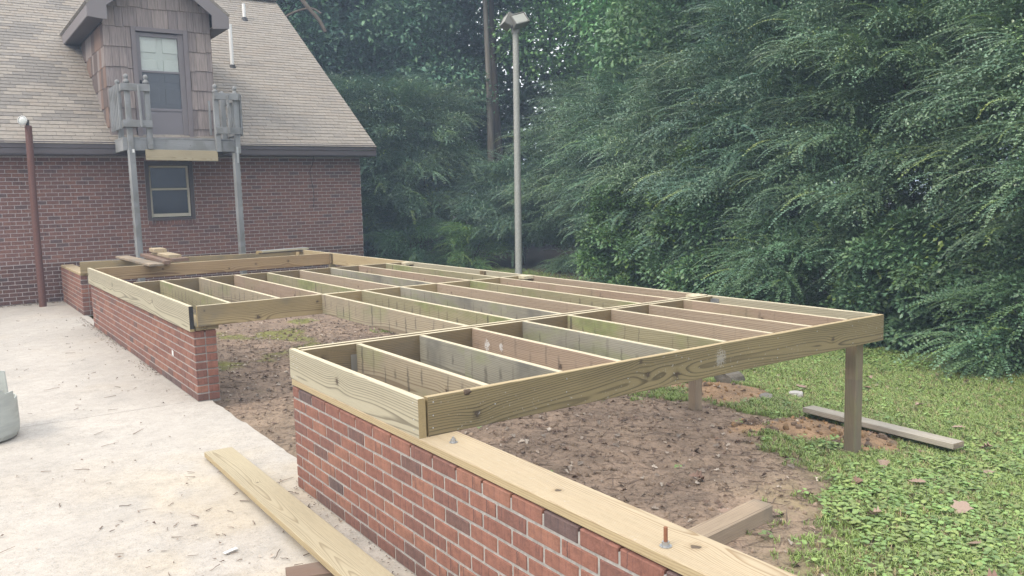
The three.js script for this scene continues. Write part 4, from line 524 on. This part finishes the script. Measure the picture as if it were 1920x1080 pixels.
function orient(p, dir, s, roll = 0) { const z = dir.clone().normalize(), x = new THREE.Vector3(0, 1, 0).cross(z).normalize(), y = z.clone().cross(x), m = new THREE.Matrix4().makeBasis(x, y, z); _q.setFromRotationMatrix(m).multiply(new THREE.Quaternion().setFromAxisAngle(new THREE.Vector3(0, 0, 1), roll)); return new THREE.Matrix4().compose(p, _q, new THREE.Vector3(s, s, s)); }
const eye = new THREE.Vector3(0, 1.77, 0);
// a shrub: stems from the ground, leafy lobes at several heights; sprays stand on the lobes' outer skin
function shrub(label, x, z, r, h, o = {}) {
  const { n = 2400, hue = [0.055, 0.09, 0.052], geos = sprays, low = 0.15, name = 'privet_shrub', young = 0.08, tone = 3.5, cat = 'shrub', group = 'privet shrubs along the edge of the lawn', sc = 1 } = o, y0 = groundY(x, z);
  const t = thing(name, label, cat, [x, y0, z], 0, group); srand(Math.round(2000 + x * 131 + z * 977));
  const st = []; for (let i = 0; i < 6; i++) { const a = rnd() * 6.28, q = r * rr(0.15, 0.6); st.push(tube([[Math.cos(a) * 0.12, -0.1, Math.sin(a) * 0.12], [Math.cos(a) * q * 0.4, h * 0.3, Math.sin(a) * q * 0.4], [Math.cos(a + 0.3) * q, h * rr(0.6, 0.85), Math.sin(a + 0.3) * q]], rr(0.02, 0.045), 0.008, 6, 7).toNonIndexed()); }
  part(t, 'stem', merge(st), bark);
  // tiers of drooping branches, each a loose plate of leafy twigs, over a darker core
  const toEye = Math.atan2(-z, -x), sets = geos.map(() => [[], []]), put = (p, dir, sc2, b, roll) => { const k = Math.floor(rnd() * geos.length), yv = rnd() < young * 0.6 ? 1.35 : 1, w = rr(0.88, 1.12); sets[k][0].push(orient(p, dir, sc2 * sc, roll)); sets[k][1].push(col(hue[0] * b * w * (yv > 1 ? 1.6 : 1), hue[1] * b * yv, hue[2] * b / w * (yv > 1 ? 0.75 : 1))); };
  const per = 36, nb = Math.round(n * 0.86 / per);
  for (let i = 0; i < nb; i++) {
    const f = clamp((i + rnd()) / nb, 0, 1), yy = h * mix(low + 0.06, 0.9, Math.pow(f, 0.9)), prof = 0.42 + 0.72 * Math.sin(Math.PI * clamp(0.18 + 0.78 * f, 0, 1)), a = rnd() < 0.78 ? toEye + rr(-1.7, 1.7) : rnd() * 6.28, Lb = r * prof * rr(0.75, 1.2), up = mix(0.1, 1.1, f * f) + rr(-0.12, 0.16), ca = Math.cos(a), sa = Math.sin(a), bb = tone * rr(0.82, 1.2), hw0 = rr(0.16, 0.34);
    for (let q = 0; q < per; q++) {
      const t = 0.22 + 0.78 * Math.sqrt(rnd()), side = rr(-1, 1), out = Lb * t, rise = Lb * (up * t - (0.26 + 0.26 * up) * t * t), wv = side * hw0 * (1.15 - 0.6 * t) * r * 0.6;
      const p = new THREE.Vector3(ca * out - sa * wv, Math.max(0.1, yy + rise + rr(-0.05, 0.05) - Math.abs(wv) * 0.15), sa * out + ca * wv), aa = a + side * rr(0.2, 1.15) + rr(-0.25, 0.25), el = (up - (0.5 + 0.5 * up) * t) * 0.75 + rr(-0.22, 0.38);
      put(p, new THREE.Vector3(Math.cos(aa), el, Math.sin(aa)), rr(0.65, 1.2), bb * rr(0.85, 1.15), rr(-0.35, 0.35));
    }
  }
  for (let i = 0; i < n * 0.14; i++) { const f = rnd(), a = rnd() * 6.28, q = r * rr(0.1, 0.6); put(new THREE.Vector3(Math.cos(a) * q, h * mix(low + 0.03, 0.85, f), Math.sin(a) * q), new THREE.Vector3(Math.cos(a), rr(-0.2, 0.6), Math.sin(a)), rr(0.9, 1.4), tone * rr(0.85, 1.15), rr(-0.5, 0.5)); }
  sets.forEach(([m, c], k) => m.length && instances('foliage', geos[k], white1, m, c, t)); return t;
}
const priv = (...a) => shrub(...a);
priv('near privet shrub at the right edge of the lawn, its tips arching low', 10.9, -3.6, 1.7, 4.9, { n: 7540 });
priv('privet shrub straight behind the right corner post of the deck', 11.5, -6.4, 1.75, 5.2, { n: 6670 });
priv('tall privet shrub right of the middle of the hedge bank', 11.7, -8.8, 1.8, 4.9, { n: 6090, hue: [0.05, 0.086, 0.056] });
priv('broad privet shrub second to the right of the grey lamp post', 12.6, -11.2, 1.8, 4.4, { n: 5220 });
priv('privet shrub just to the right of the grey lamp post', 13.5, -13.6, 1.9, 4.5, { n: 5220, low: 0.26, hue: [0.056, 0.098, 0.058] });
priv('privet shrub directly behind the grey lamp post', 14.3, -16.4, 2.0, 4.6, { n: 4930, low: 0.28 });
priv('privet shrub left of the grey lamp post with bright arching tips', 14.0, -19.6, 1.6, 2.7, { n: 4930, low: 0.24, hue: [0.056, 0.096, 0.062] });
priv('wide privet shrub midway between the lamp post and the house corner', 12.1, -22.6, 2.1, 5.2, { n: 4640, low: 0.2, geos: spraysFar });
priv('tall privet shrub nearest the right corner of the house', 11.2, -23.8, 2.2, 5.4, { n: 4640, low: 0.12, geos: spraysFar, hue: [0.048, 0.085, 0.058] });
priv('privet shrub half hidden behind the roof edge of the house', 9.6, -25.6, 2.2, 5.6, { n: 2900, geos: spraysFar });
priv('shrub just outside the right of the lawn beside the near privet', 10.4, -0.6, 1.6, 4.6, { n: 2610 });
const low = (label, x, z, r, h, o) => shrub(label, x, z, r, h, { name: 'low_bush', cat: 'bush', group: 'low bushes at the foot of the shrubs', low: 0.05, tone: 3.3, hue: [0.055, 0.096, 0.05], ...o });
low('low vine covered bush with yellow-green tips right of the lamp post', 11.2, -11.6, 1.0, 2.1, { n: 2200, hue: [0.055, 0.1, 0.038], young: 0.16, geos: vineClumps, tone: 3 });
low('low dark bush behind the middle of the right rim board', 10.6, -9.4, 1.0, 1.7, { n: 1800, hue: [0.05, 0.092, 0.042], young: 0.12, geos: vineClumps, tone: 3.2 });
low('low bush behind the right corner of the deck frame', 10.3, -7.6, 0.85, 1.5, { n: 1500 });
low('low leafy bush between the right corner post and the right edge of the photo', 10.3, -5.8, 0.8, 1.5, { n: 1700, geos: vineClumps });
low('low leafy bush at the right edge below the near privet', 9.9, -4.1, 0.8, 1.3, { n: 1400 });
low('small fern-like bush in the dark hollow right of the lamp post', 12.3, -13.4, 0.6, 0.9, { n: 420, hue: [0.06, 0.115, 0.05] });
low('low pale bush by the dark hollow left of the lamp post', 12.2, -19.6, 0.8, 1.1, { n: 600, hue: [0.07, 0.125, 0.045], young: 0.3 });
low('low bush at the foot of the shrubs near the house corner', 10.9, -20.6, 0.9, 1.2, { n: 600, hue: [0.05, 0.1, 0.045] });

low('dark low bush deep in the hollow under the shrubs behind the lamp post', 14.2, -16.6, 1.3, 1.3, { n: 900 });
low('dark low bush deep in the hollow right of the lamp post', 13.7, -14.2, 1.2, 1.2, { n: 800 });

shrub('vine mantled shrub with broad light leaves between the tall privets', 12.0, -10.0, 1.2, 3.3, { name: 'vine_mantled_shrub', n: 2600, hue: [0.058, 0.1, 0.036], young: 0.15, geos: vineClumps, group: '', tone: 3 });

function tree(label, x, z, h, r, o = {}) { // trunk with limbs, crown of leaf clumps on uneven lobes
  const { n = 900, base = 0.28, hue = [0.042, 0.088, 0.04], geos = clumps, tr = 0.16, mat = bark, name = 'woodland_tree', group = 'broadleaf trees behind the shrubs', lobes = 14, sc = 1.5, lean = 0 } = o, y0 = -0.35;
  const t = thing(name, label, 'tree', [x, y0, z], 0, group); srand(Math.round(5000 + x * 331 + z * 577));
  const top = [lean + rr(-0.4, 0.4), h * 0.92, rr(-0.4, 0.4)], list = [tube([[0, -0.2, 0], [lean * 0.3 + rr(-0.1, 0.1), h * 0.35, rr(-0.1, 0.1)], top], tr, tr * 0.25, 9, 12).toNonIndexed()], L = [];
  for (let i = 0; i < lobes; i++) { const f = (i + 0.5) / lobes, yy = h * mix(base, 0.97, f), rad = r * (0.5 + 0.75 * Math.sin(Math.PI * clamp(0.12 + f * 0.8, 0, 1))), a = i * 2.4 + rnd() * 0.9, q = rad * rr(0.35, 0.75), lx = lean * f + Math.cos(a) * q, lz = Math.sin(a) * q; L.push([lx, yy, lz, r * rr(0.38, 0.62), r * rr(0.28, 0.42), rr(0.88, 1.15)]); if (i % 2) list.push(tube([[lean * f * 0.8, yy - q * 0.5, 0], [lx * 0.6, yy - 0.15, lz * 0.6], [lx, yy, lz]], tr * 0.3, 0.015, 5, 6).toNonIndexed()); }
  part(t, 'trunk', merge(list), mat); const sets = geos.map(() => [[], []]), eyeDir = eye.clone().sub(new THREE.Vector3(x, h / 2, z)).setY(0).normalize();
  for (let i = 0; i < n; i++) { const l = pick(L), d = new THREE.Vector3(rr(-1, 1), rr(-1, 1), rr(-1, 1)); if (d.length() > 1) { i--; continue; } d.normalize(); const q = rr(0.6, 1.03), k = Math.floor(rnd() * geos.length), p = new THREE.Vector3(l[0] + d.x * l[3] * q, l[1] + d.y * l[4] * q, l[2] + d.z * l[3] * q); sets[k][0].push(M4(p.x, p.y, p.z, rr(-0.4, 0.4), rr(0, 6.28), rr(-0.4, 0.4), rr(0.7, 1.2) * sc)); const b = 3.7 * rr(0.7, 1.3) * l[5], w = rr(0.88, 1.15); sets[k][1].push(col(hue[0] * b * w, hue[1] * b, hue[2] * b / w)); }
  sets.forEach(([m, c], k) => m.length && instances('crown', geos[k], white2, m, c, t)); return t;
}
tree('broadleaf tree behind the shrubs at the right edge of the photo', 12.6, -3.2, 9, 2.6, { n: 1100 });
tree('thick trunked tree behind the tall shrubs at the top right', 14.6, -7.6, 11, 2.9, { n: 1300, tr: 0.3, mat: paleBark, base: 0.36 });
tree('tree with large bright leaves at the top centre right', 14.6, -12.2, 10, 2.9, { n: 2300, base: 0.3, hue: [0.046, 0.091, 0.037], sc: 1.15 });
tree('pale trunked tree standing behind the shrubs right of the lamp post', 16.8, -16.4, 11, 2.6, { n: 1300, mat: paleBark, tr: 0.14, base: 0.45, hue: [0.05, 0.11, 0.04] });
tree('slim tree with a bare pale trunk just left of the lamp post', 15.3, -23.2, 14, 2.3, { n: 1100, mat: paleBark, tr: 0.17, base: 0.66 });
tree('slim dark trunked tree close behind the head of the lamp post', 16.3, -23.8, 14, 2.4, { n: 900, tr: 0.19, base: 0.68, lean: -0.6 });
tree('dark leafy tree left of the two slim trunks', 14.6, -26.6, 13, 3.2, { n: 1600, base: 0.26, hue: [0.034, 0.075, 0.042] });
tree('dark ivy clad tree at the centre of the gap above the far shrubs', 12.2, -28.6, 13, 3.2, { n: 1700, base: 0.2, hue: [0.032, 0.07, 0.045] });
{ const t = tree('leafy tree with a bare bent branch above the roof edge', 9.6, -28.4, 12, 3.0, { n: 1500, base: 0.24, hue: [0.038, 0.08, 0.045] });
  part(t, 'bare_branch', merge([tube([[-1.6, 6.6, 4.4], [-0.94, 7.2, 4.92], [-0.66, 7.37, 5.1], [-0.28, 7.45, 5.35], [-0.08, 7.3, 5.51]], 0.05, 0.03, 6, 14).toNonIndexed(), tube([[-0.9, 8.6, 4.9], [-0.55, 7.85, 5.1], [-0.36, 7.47, 5.29], [-0.14, 7.12, 5.49], [-0.02, 6.78, 5.62]], 0.07, 0.05, 6, 12).toNonIndexed(), tube([[0, 5.2, 0.3], [-0.6, 6.6, 2.4], [-1.6, 6.6, 4.4]], 0.08, 0.05, 6, 8).toNonIndexed(), tube([[0, 8.4, 0.3], [-0.9, 9.2, 2.6], [-0.9, 8.6, 4.9]], 0.09, 0.07, 6, 8).toNonIndexed()]), bark); }
tree('tree rising behind the roof ridge of the house', 6.4, -29.5, 13, 3.2, { n: 1000, base: 0.3 });
tree('tall tree standing deeper in the wood behind the lamp post', 19.4, -20.6, 14, 3.2, { n: 1500, base: 0.3, hue: [0.06, 0.12, 0.04] });
tree('tall tree standing deeper in the wood right of the lamp post', 18.2, -12.0, 13, 3.2, { n: 1300, base: 0.25 });
tree('tall tree standing deeper in the wood at the right', 16.6, -4.6, 13, 3.2, { n: 1000, base: 0.3 });
{ // the wood beyond reads as one mass
  srand(6001); const sets = bigClumps.map(() => [[], []]);
  for (let i = 0; i < 14000; i++) { const a = rr(-0.2, 1.75), d = rr(0, 11), cx = 21 + d - Math.max(0, (a - 0.85)) * 8, x = 3 + Math.cos(a * 0.9) * cx * 0.86, z = -4 - Math.sin(a * 0.95) * cx * 1.42, y = 14 * Math.pow(rnd(), 0.85) - 0.2; if (Math.hypot(x, z) < 31) continue; if (y > 6 && vn(x * 0.35, y * 0.45 + z * 0.4, 88) > 0.74) continue; const k = i % 2; sets[k][0].push(M4(x, y, z, rr(-0.4, 0.4), rr(0, 6.28), rr(-0.4, 0.4), rr(0.8, 1.5))); const b = 2.8 * rr(0.6, 1.3); sets[k][1].push(col(0.045 * b, 0.09 * b, 0.042 * b)); }
  const w = new THREE.Group(); w.name = 'woods'; tag(w, 'dense green wood beyond the shrubs and trees', 'woods', null, 'stuff'); scene.add(w); sets.forEach(([m, c], k) => instances('foliage', bigClumps[k], white2, m, c, w));
}

// ------------------------------------------------------------------ ground cover and litter
const ok = (x, z) => x > 2.0 && x < 13.5 && z < -0.9 && z > -21;
{ // grass
  srand(7001); const P = [], U = []; for (let i = 0; i < 7; i++) { const a = rnd() * 6.28, l = rr(0.03, 0.065), w = 0.0028, bx0 = rr(-0.02, 0.02), bz0 = rr(-0.02, 0.02), lx = Math.cos(a) * l * 0.75, lz = Math.sin(a) * l * 0.75, nx = -Math.sin(a) * w, nz = Math.cos(a) * w; P.push(bx0 + nx, 0, bz0 + nz, bx0 - nx, 0, bz0 - nz, bx0 + lx * 0.5 + nx * 0.8, l * 0.7, bz0 + lz * 0.5 + nz * 0.8, bx0 - nx, 0, bz0 - nz, bx0 + lx * 0.5 - nx * 0.8, l * 0.7, bz0 + lz * 0.5 - nz * 0.8, bx0 + lx * 0.5 + nx * 0.8, l * 0.7, bz0 + lz * 0.5 + nz * 0.8, bx0 + lx * 0.5 + nx * 0.8, l * 0.7, bz0 + lz * 0.5 + nz * 0.8, bx0 + lx * 0.5 - nx * 0.8, l * 0.7, bz0 + lz * 0.5 - nz * 0.8, bx0 + lx, l * 0.85, bz0 + lz); U.push(...Array(18).fill(0.5)); }
  const g = fromTris(P, U), m = [], c = [];
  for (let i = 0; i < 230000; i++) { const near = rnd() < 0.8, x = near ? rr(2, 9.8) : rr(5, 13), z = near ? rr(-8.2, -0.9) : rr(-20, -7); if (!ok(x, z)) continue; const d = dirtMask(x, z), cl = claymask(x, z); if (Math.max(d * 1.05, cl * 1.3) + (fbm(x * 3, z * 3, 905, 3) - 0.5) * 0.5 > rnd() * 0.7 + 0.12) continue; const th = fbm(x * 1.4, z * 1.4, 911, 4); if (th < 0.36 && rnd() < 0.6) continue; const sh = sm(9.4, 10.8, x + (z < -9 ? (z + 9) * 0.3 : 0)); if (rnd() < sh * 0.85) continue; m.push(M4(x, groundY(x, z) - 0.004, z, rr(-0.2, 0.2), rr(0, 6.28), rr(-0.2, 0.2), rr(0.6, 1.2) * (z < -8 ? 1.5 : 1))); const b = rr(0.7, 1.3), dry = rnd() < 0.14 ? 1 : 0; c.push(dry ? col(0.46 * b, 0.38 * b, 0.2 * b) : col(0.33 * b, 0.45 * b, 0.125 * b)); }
  tag(instances('grass', g, leafM([1, 1, 1], { roughness: 0.6, transmission: 0.35 }), m, c), 'short green lawn grass around the deck frame', 'grass');
}
{ // clover and violets: round leaves on short stalks
  srand(7101); const P = [], U = []; for (let i = 0; i < 5; i++) { const a = i * 1.257 + rr(-0.3, 0.3), q = rr(0.015, 0.035), h = rr(0.03, 0.055), cx = Math.cos(a) * q, cz = Math.sin(a) * q, r = rr(0.014, 0.022), ti = rr(-0.35, 0.35), tj = rr(-0.35, 0.35), pt = k => { const b = k / 7 * 6.283, rad = r * (k === 0 ? 0.72 : 1); return [cx + Math.cos(a + b) * rad, h + Math.cos(b) * rad * ti + Math.sin(b) * rad * tj + rad * 0.12, cz + Math.sin(a + b) * rad]; }; for (let k = 0; k < 7; k++) { P.push(cx, h - 0.002, cz, ...pt(k + 1 > 6 ? 0 : k + 1), ...pt(k)); U.push(0.5, 0.5, 0.5, 0.5, 0.5, 0.5); } P.push(0, 0, 0, 0.002, 0, 0, cx, h, cz); U.push(0, 0, 0, 0, 0, 0); }
  const g = fromTris(P, U), m = [], c = [];
  for (let i = 0; i < 36000; i++) { const x = rr(2.4, 10.2), z = rr(-8.6, -0.9); if (!ok(x, z)) continue; const d = dirtMask(x, z), cl = claymask(x, z); if (d > 0.75 ? rnd() > 0.012 : Math.max(d, cl) > rnd()) continue; const pz = fbm(x * 0.9 + 3, z * 0.9, 921, 4) + sm(-3.4, -1.6, z) * 0.16 + sm(6.6, 8.6, x) * 0.08; if (rnd() > 0.05 + 0.8 * sm(0.53, 0.72, pz)) continue; m.push(M4(x, groundY(x, z), z, rr(-0.15, 0.15), rr(0, 6.28), rr(-0.15, 0.15), rr(0.5, 1.05))); const b = rr(0.6, 1.3), w = rr(0.88, 1.2); c.push(col(0.275 * b * w, 0.42 * b, 0.12 * b)); }
  tag(instances('ground_cover', g, leafM([1, 1, 1], { roughness: 0.5, transmission: 0.35 }), m, c), 'round leaved clover and violets growing through the lawn', 'ground cover');
}
function dryLeafGeo(k, L) { srand(7200 + k); const n = 10, P = [], U = [], rim = []; for (let i = 0; i <= n; i++) { const t = i / n, w = L * 0.34 * Math.sin(Math.PI * Math.pow(t, 0.8)) * (0.75 + 0.5 * rnd()) + 0.001; rim.push([t * L - L / 2, w * (i % 2 ? 1 : 0.72)]); } const cv = (x, y) => [x, 0.012 + 0.25 * L * (x / L) ** 2 * Math.sin(k + 1) + y * y * 3 / L * (0.5 + 0.4 * Math.sin(k * 2.3)), y]; for (let i = 0; i < n; i++) for (const s of [-1, 1]) { const a = cv(rim[i][0], 0), b = cv(rim[i + 1][0], 0), c = cv(rim[i][0], s * rim[i][1]), d = cv(rim[i + 1][0], s * rim[i + 1][1]); P.push(...a, ...c, ...b, ...b, ...c, ...d); U.push(...Array(12).fill(0.5)); } return fromTris(P, U); }
const dryG = [0, 1, 2, 3].map(k => dryLeafGeo(k, 0.115)), dryM = [[0.3, 0.21, 0.16], [0.34, 0.25, 0.195], [0.24, 0.15, 0.11]].map(c => std({ color: col(...c), side: THREE.DoubleSide, roughness: 0.8 }));
{ // the large dry leaves that can be told apart
  srand(7301); const spots = [[3.9, -1.75, 1.3], [3.42, -1.95, 1.1], [4.3, -2.05, 0.9], [4.75, -2.35, 1.2], [4.2, -2.55, 1], [5.0, -2.75, 1], [4.65, -2.95, 1], [5.6, -2.6, 1], [6.2, -2.9, 0.9], [5.2, -3.1, 0.9], [6.0, -2.2, 1.1], [5.3, -1.95, 1.1], [4.7, -1.7, 1.2], [6.6, -3.3, 1], [7.1, -3.9, 1], [7.4, -4.6, 1], [6.9, -5, 1], [7.9, -4.9, 1], [3.6, -3.1, 0.9], [3.9, -3.6, 0.9], [7.6, -3.2, 1], [6.5, -4.2, 0.9]];
  for (const [x, z, s] of spots) { const o = tag(shade(new THREE.Mesh(pick(dryG), pick(dryM))), 'brown curled dry leaf lying on the lawn right of the deck', 'dry leaf', 'large dry leaves on the lawn'); o.name = numbered('dry_leaf'); o.position.set(x, groundY(x, z) + 0.03, z); o.rotation.set(rr(-0.3, 0.3), rr(0, 6.28), rr(-0.3, 0.3)); o.scale.setScalar(s * rr(0.75, 1.15)); scene.add(o); }
  const m = [], c = []; // litter
  const add = (x, z, y, s) => { m.push(M4(x, y, z, rr(-0.5, 0.5), rr(0, 6.28), rr(-0.5, 0.5), s)); const b = rr(0.6, 1.3); c.push(pick([[0.2, 0.135, 0.1], [0.27, 0.2, 0.155], [0.13, 0.09, 0.07], [0.36, 0.3, 0.25], [0.46, 0.4, 0.34]]).reduce((q, v, i) => (q[['r', 'g', 'b'][i]] = v * b, q), new THREE.Color())); };
  for (let i = 0; i < 13000; i++) { const x = rr(2.05, 10.5), z = rr(-17, -1); if (dirtMask(x, z) < 0.5 && rnd() < 0.6) continue; if (x < 3.3 && z > -7.2 && rnd() < 0.6) continue; add(x, z, groundY(x, z) + 0.005, 0.12 + 0.4 * Math.pow(rnd(), 2)); }
  for (let i = 0; i < 900; i++) { const z = rr(-14.5, -7.6), q = Math.pow(rnd(), 3) * 0.12; if (fbm(z * 1.3, 1, 931, 3) < 0.4) continue; add(1.79 - q, z, 0.008, rr(0.06, 0.2)); }
  for (let i = 0; i < 160; i++) add(1.705 - Math.pow(rnd(), 2) * 0.07, rr(-4.9, -1.5), 0.006, rr(0.05, 0.16));
  for (let i = 0; i < 260; i++) { const a = rnd() * 6.28, q = Math.pow(rnd(), 0.8) * 0.28; add(0.75 + Math.cos(a) * q, -3.75 + Math.sin(a) * q * 0.8, 0.008, rr(0.05, 0.22)); }
  for (let i = 0; i < 500; i++) add(rr(-3, 1.7), rr(-16, -2), 0.006, rr(0.06, 0.24));
  for (let i = 0; i < 300; i++) add(rr(-1, 1.85), rr(-17.2, -16.9), 0.01, rr(0.1, 0.4));
  const l = instances('leaf_litter', dryG[1], std({ side: THREE.DoubleSide, roughness: 0.85 }), m, c); tag(l, 'small brown leaf litter scattered over soil and concrete', 'leaf litter');
}
{ // twigs and bark shreds
  srand(7401); const g = tube([[-0.5, 0, 0], [-0.15, 0.01, 0.018], [0.2, 0, -0.012], [0.5, 0.01, 0.01]], 0.02, 0.01, 5, 5), m = [], c = [];
  const add = (x, z, y, l) => { m.push(M4(x, y, z, 0, rr(0, 6.28), rr(-0.06, 0.06), l, rr(0.07, 0.16), rr(0.09, 0.18))); const b = rr(0.6, 1.5); c.push(col(0.19 * b, 0.14 * b, 0.11 * b)); };
  for (let i = 0; i < 230; i++) { const x = rr(-3.5, 1.8), z = -2.5 - Math.pow(rnd(), 1.2) * 13; add(x, z, 0.008, rr(0.02, 0.14)); }
  for (let i = 0; i < 110; i++) add(rr(0.5, 1.65), rr(-5.2, -2.6), 0.006, rr(0.015, 0.07));
  for (let i = 0; i < 7000; i++) { const x = rr(2.05, 6.2), z = rr(-12, -2.2); if (dirtMask(x, z) < 0.4) continue; add(x, z, groundY(x, z) + 0.006, 0.02 + 0.16 * Math.pow(rnd(), 2)); }
  tag(instances('twigs', g, std({ roughness: 0.9 }), m, c), 'fine twigs and bark shreds strewn over concrete and soil', 'twigs');
  const cg = new THREE.IcosahedronGeometry(1, 1), p = cg.attributes.position; for (let i = 0; i < p.count; i++) { const a = 0.7 + 0.6 * vn(p.getX(i) * 2.1 + 4, p.getY(i) * 2.1 + p.getZ(i) * 1.7, 3); p.setXYZ(i, p.getX(i) * a, p.getY(i) * a * 0.7, p.getZ(i) * a); } cg.computeVertexNormals();
  const cm = [], cc = []; for (let i = 0; i < 9000; i++) { const x = rr(2.0, 6.8), z = rr(-12, -2.2), d = dirtMask(x, z), k = claymask(x, z); if (Math.max(d, k) < 0.45) continue; const s = Math.pow(rnd(), 4) * 0.018 + 0.003; cm.push(M4(x, groundY(x, z) + s * 0.2, z, rr(0, 3), rr(0, 6), rr(0, 3), s)); const b = rr(0.7, 1.2); cc.push(k > 0.5 ? col(0.36 * b, 0.22 * b, 0.11 * b) : col(0.28 * b, 0.21 * b, 0.155 * b)); }
  for (let i = 0; i < 260; i++) { const [a, b, r] = pick(piles.concat([[5.3, -3.75, 0.4], [5.5, -3.35, 0.3]])), x = a + rr(-r, r), z = b + rr(-r, r), s = 0.006 + 0.03 * Math.pow(rnd(), 4); cm.push(M4(x, groundY(x, z) + s * 0.3, z, rr(0, 3), rr(0, 6), rr(0, 3), s)); const q = rr(0.5, 1.1); cc.push(rnd() < 0.5 ? col(0.34 * q, 0.21 * q, 0.11 * q) : col(0.2 * q, 0.14 * q, 0.1 * q)); }
  tag(instances('soil_clods', cg, std({ roughness: 1 }), cm, cc), 'crumbs and clods of bare brown and orange soil', 'soil');
}

renderer.render(scene, camera);
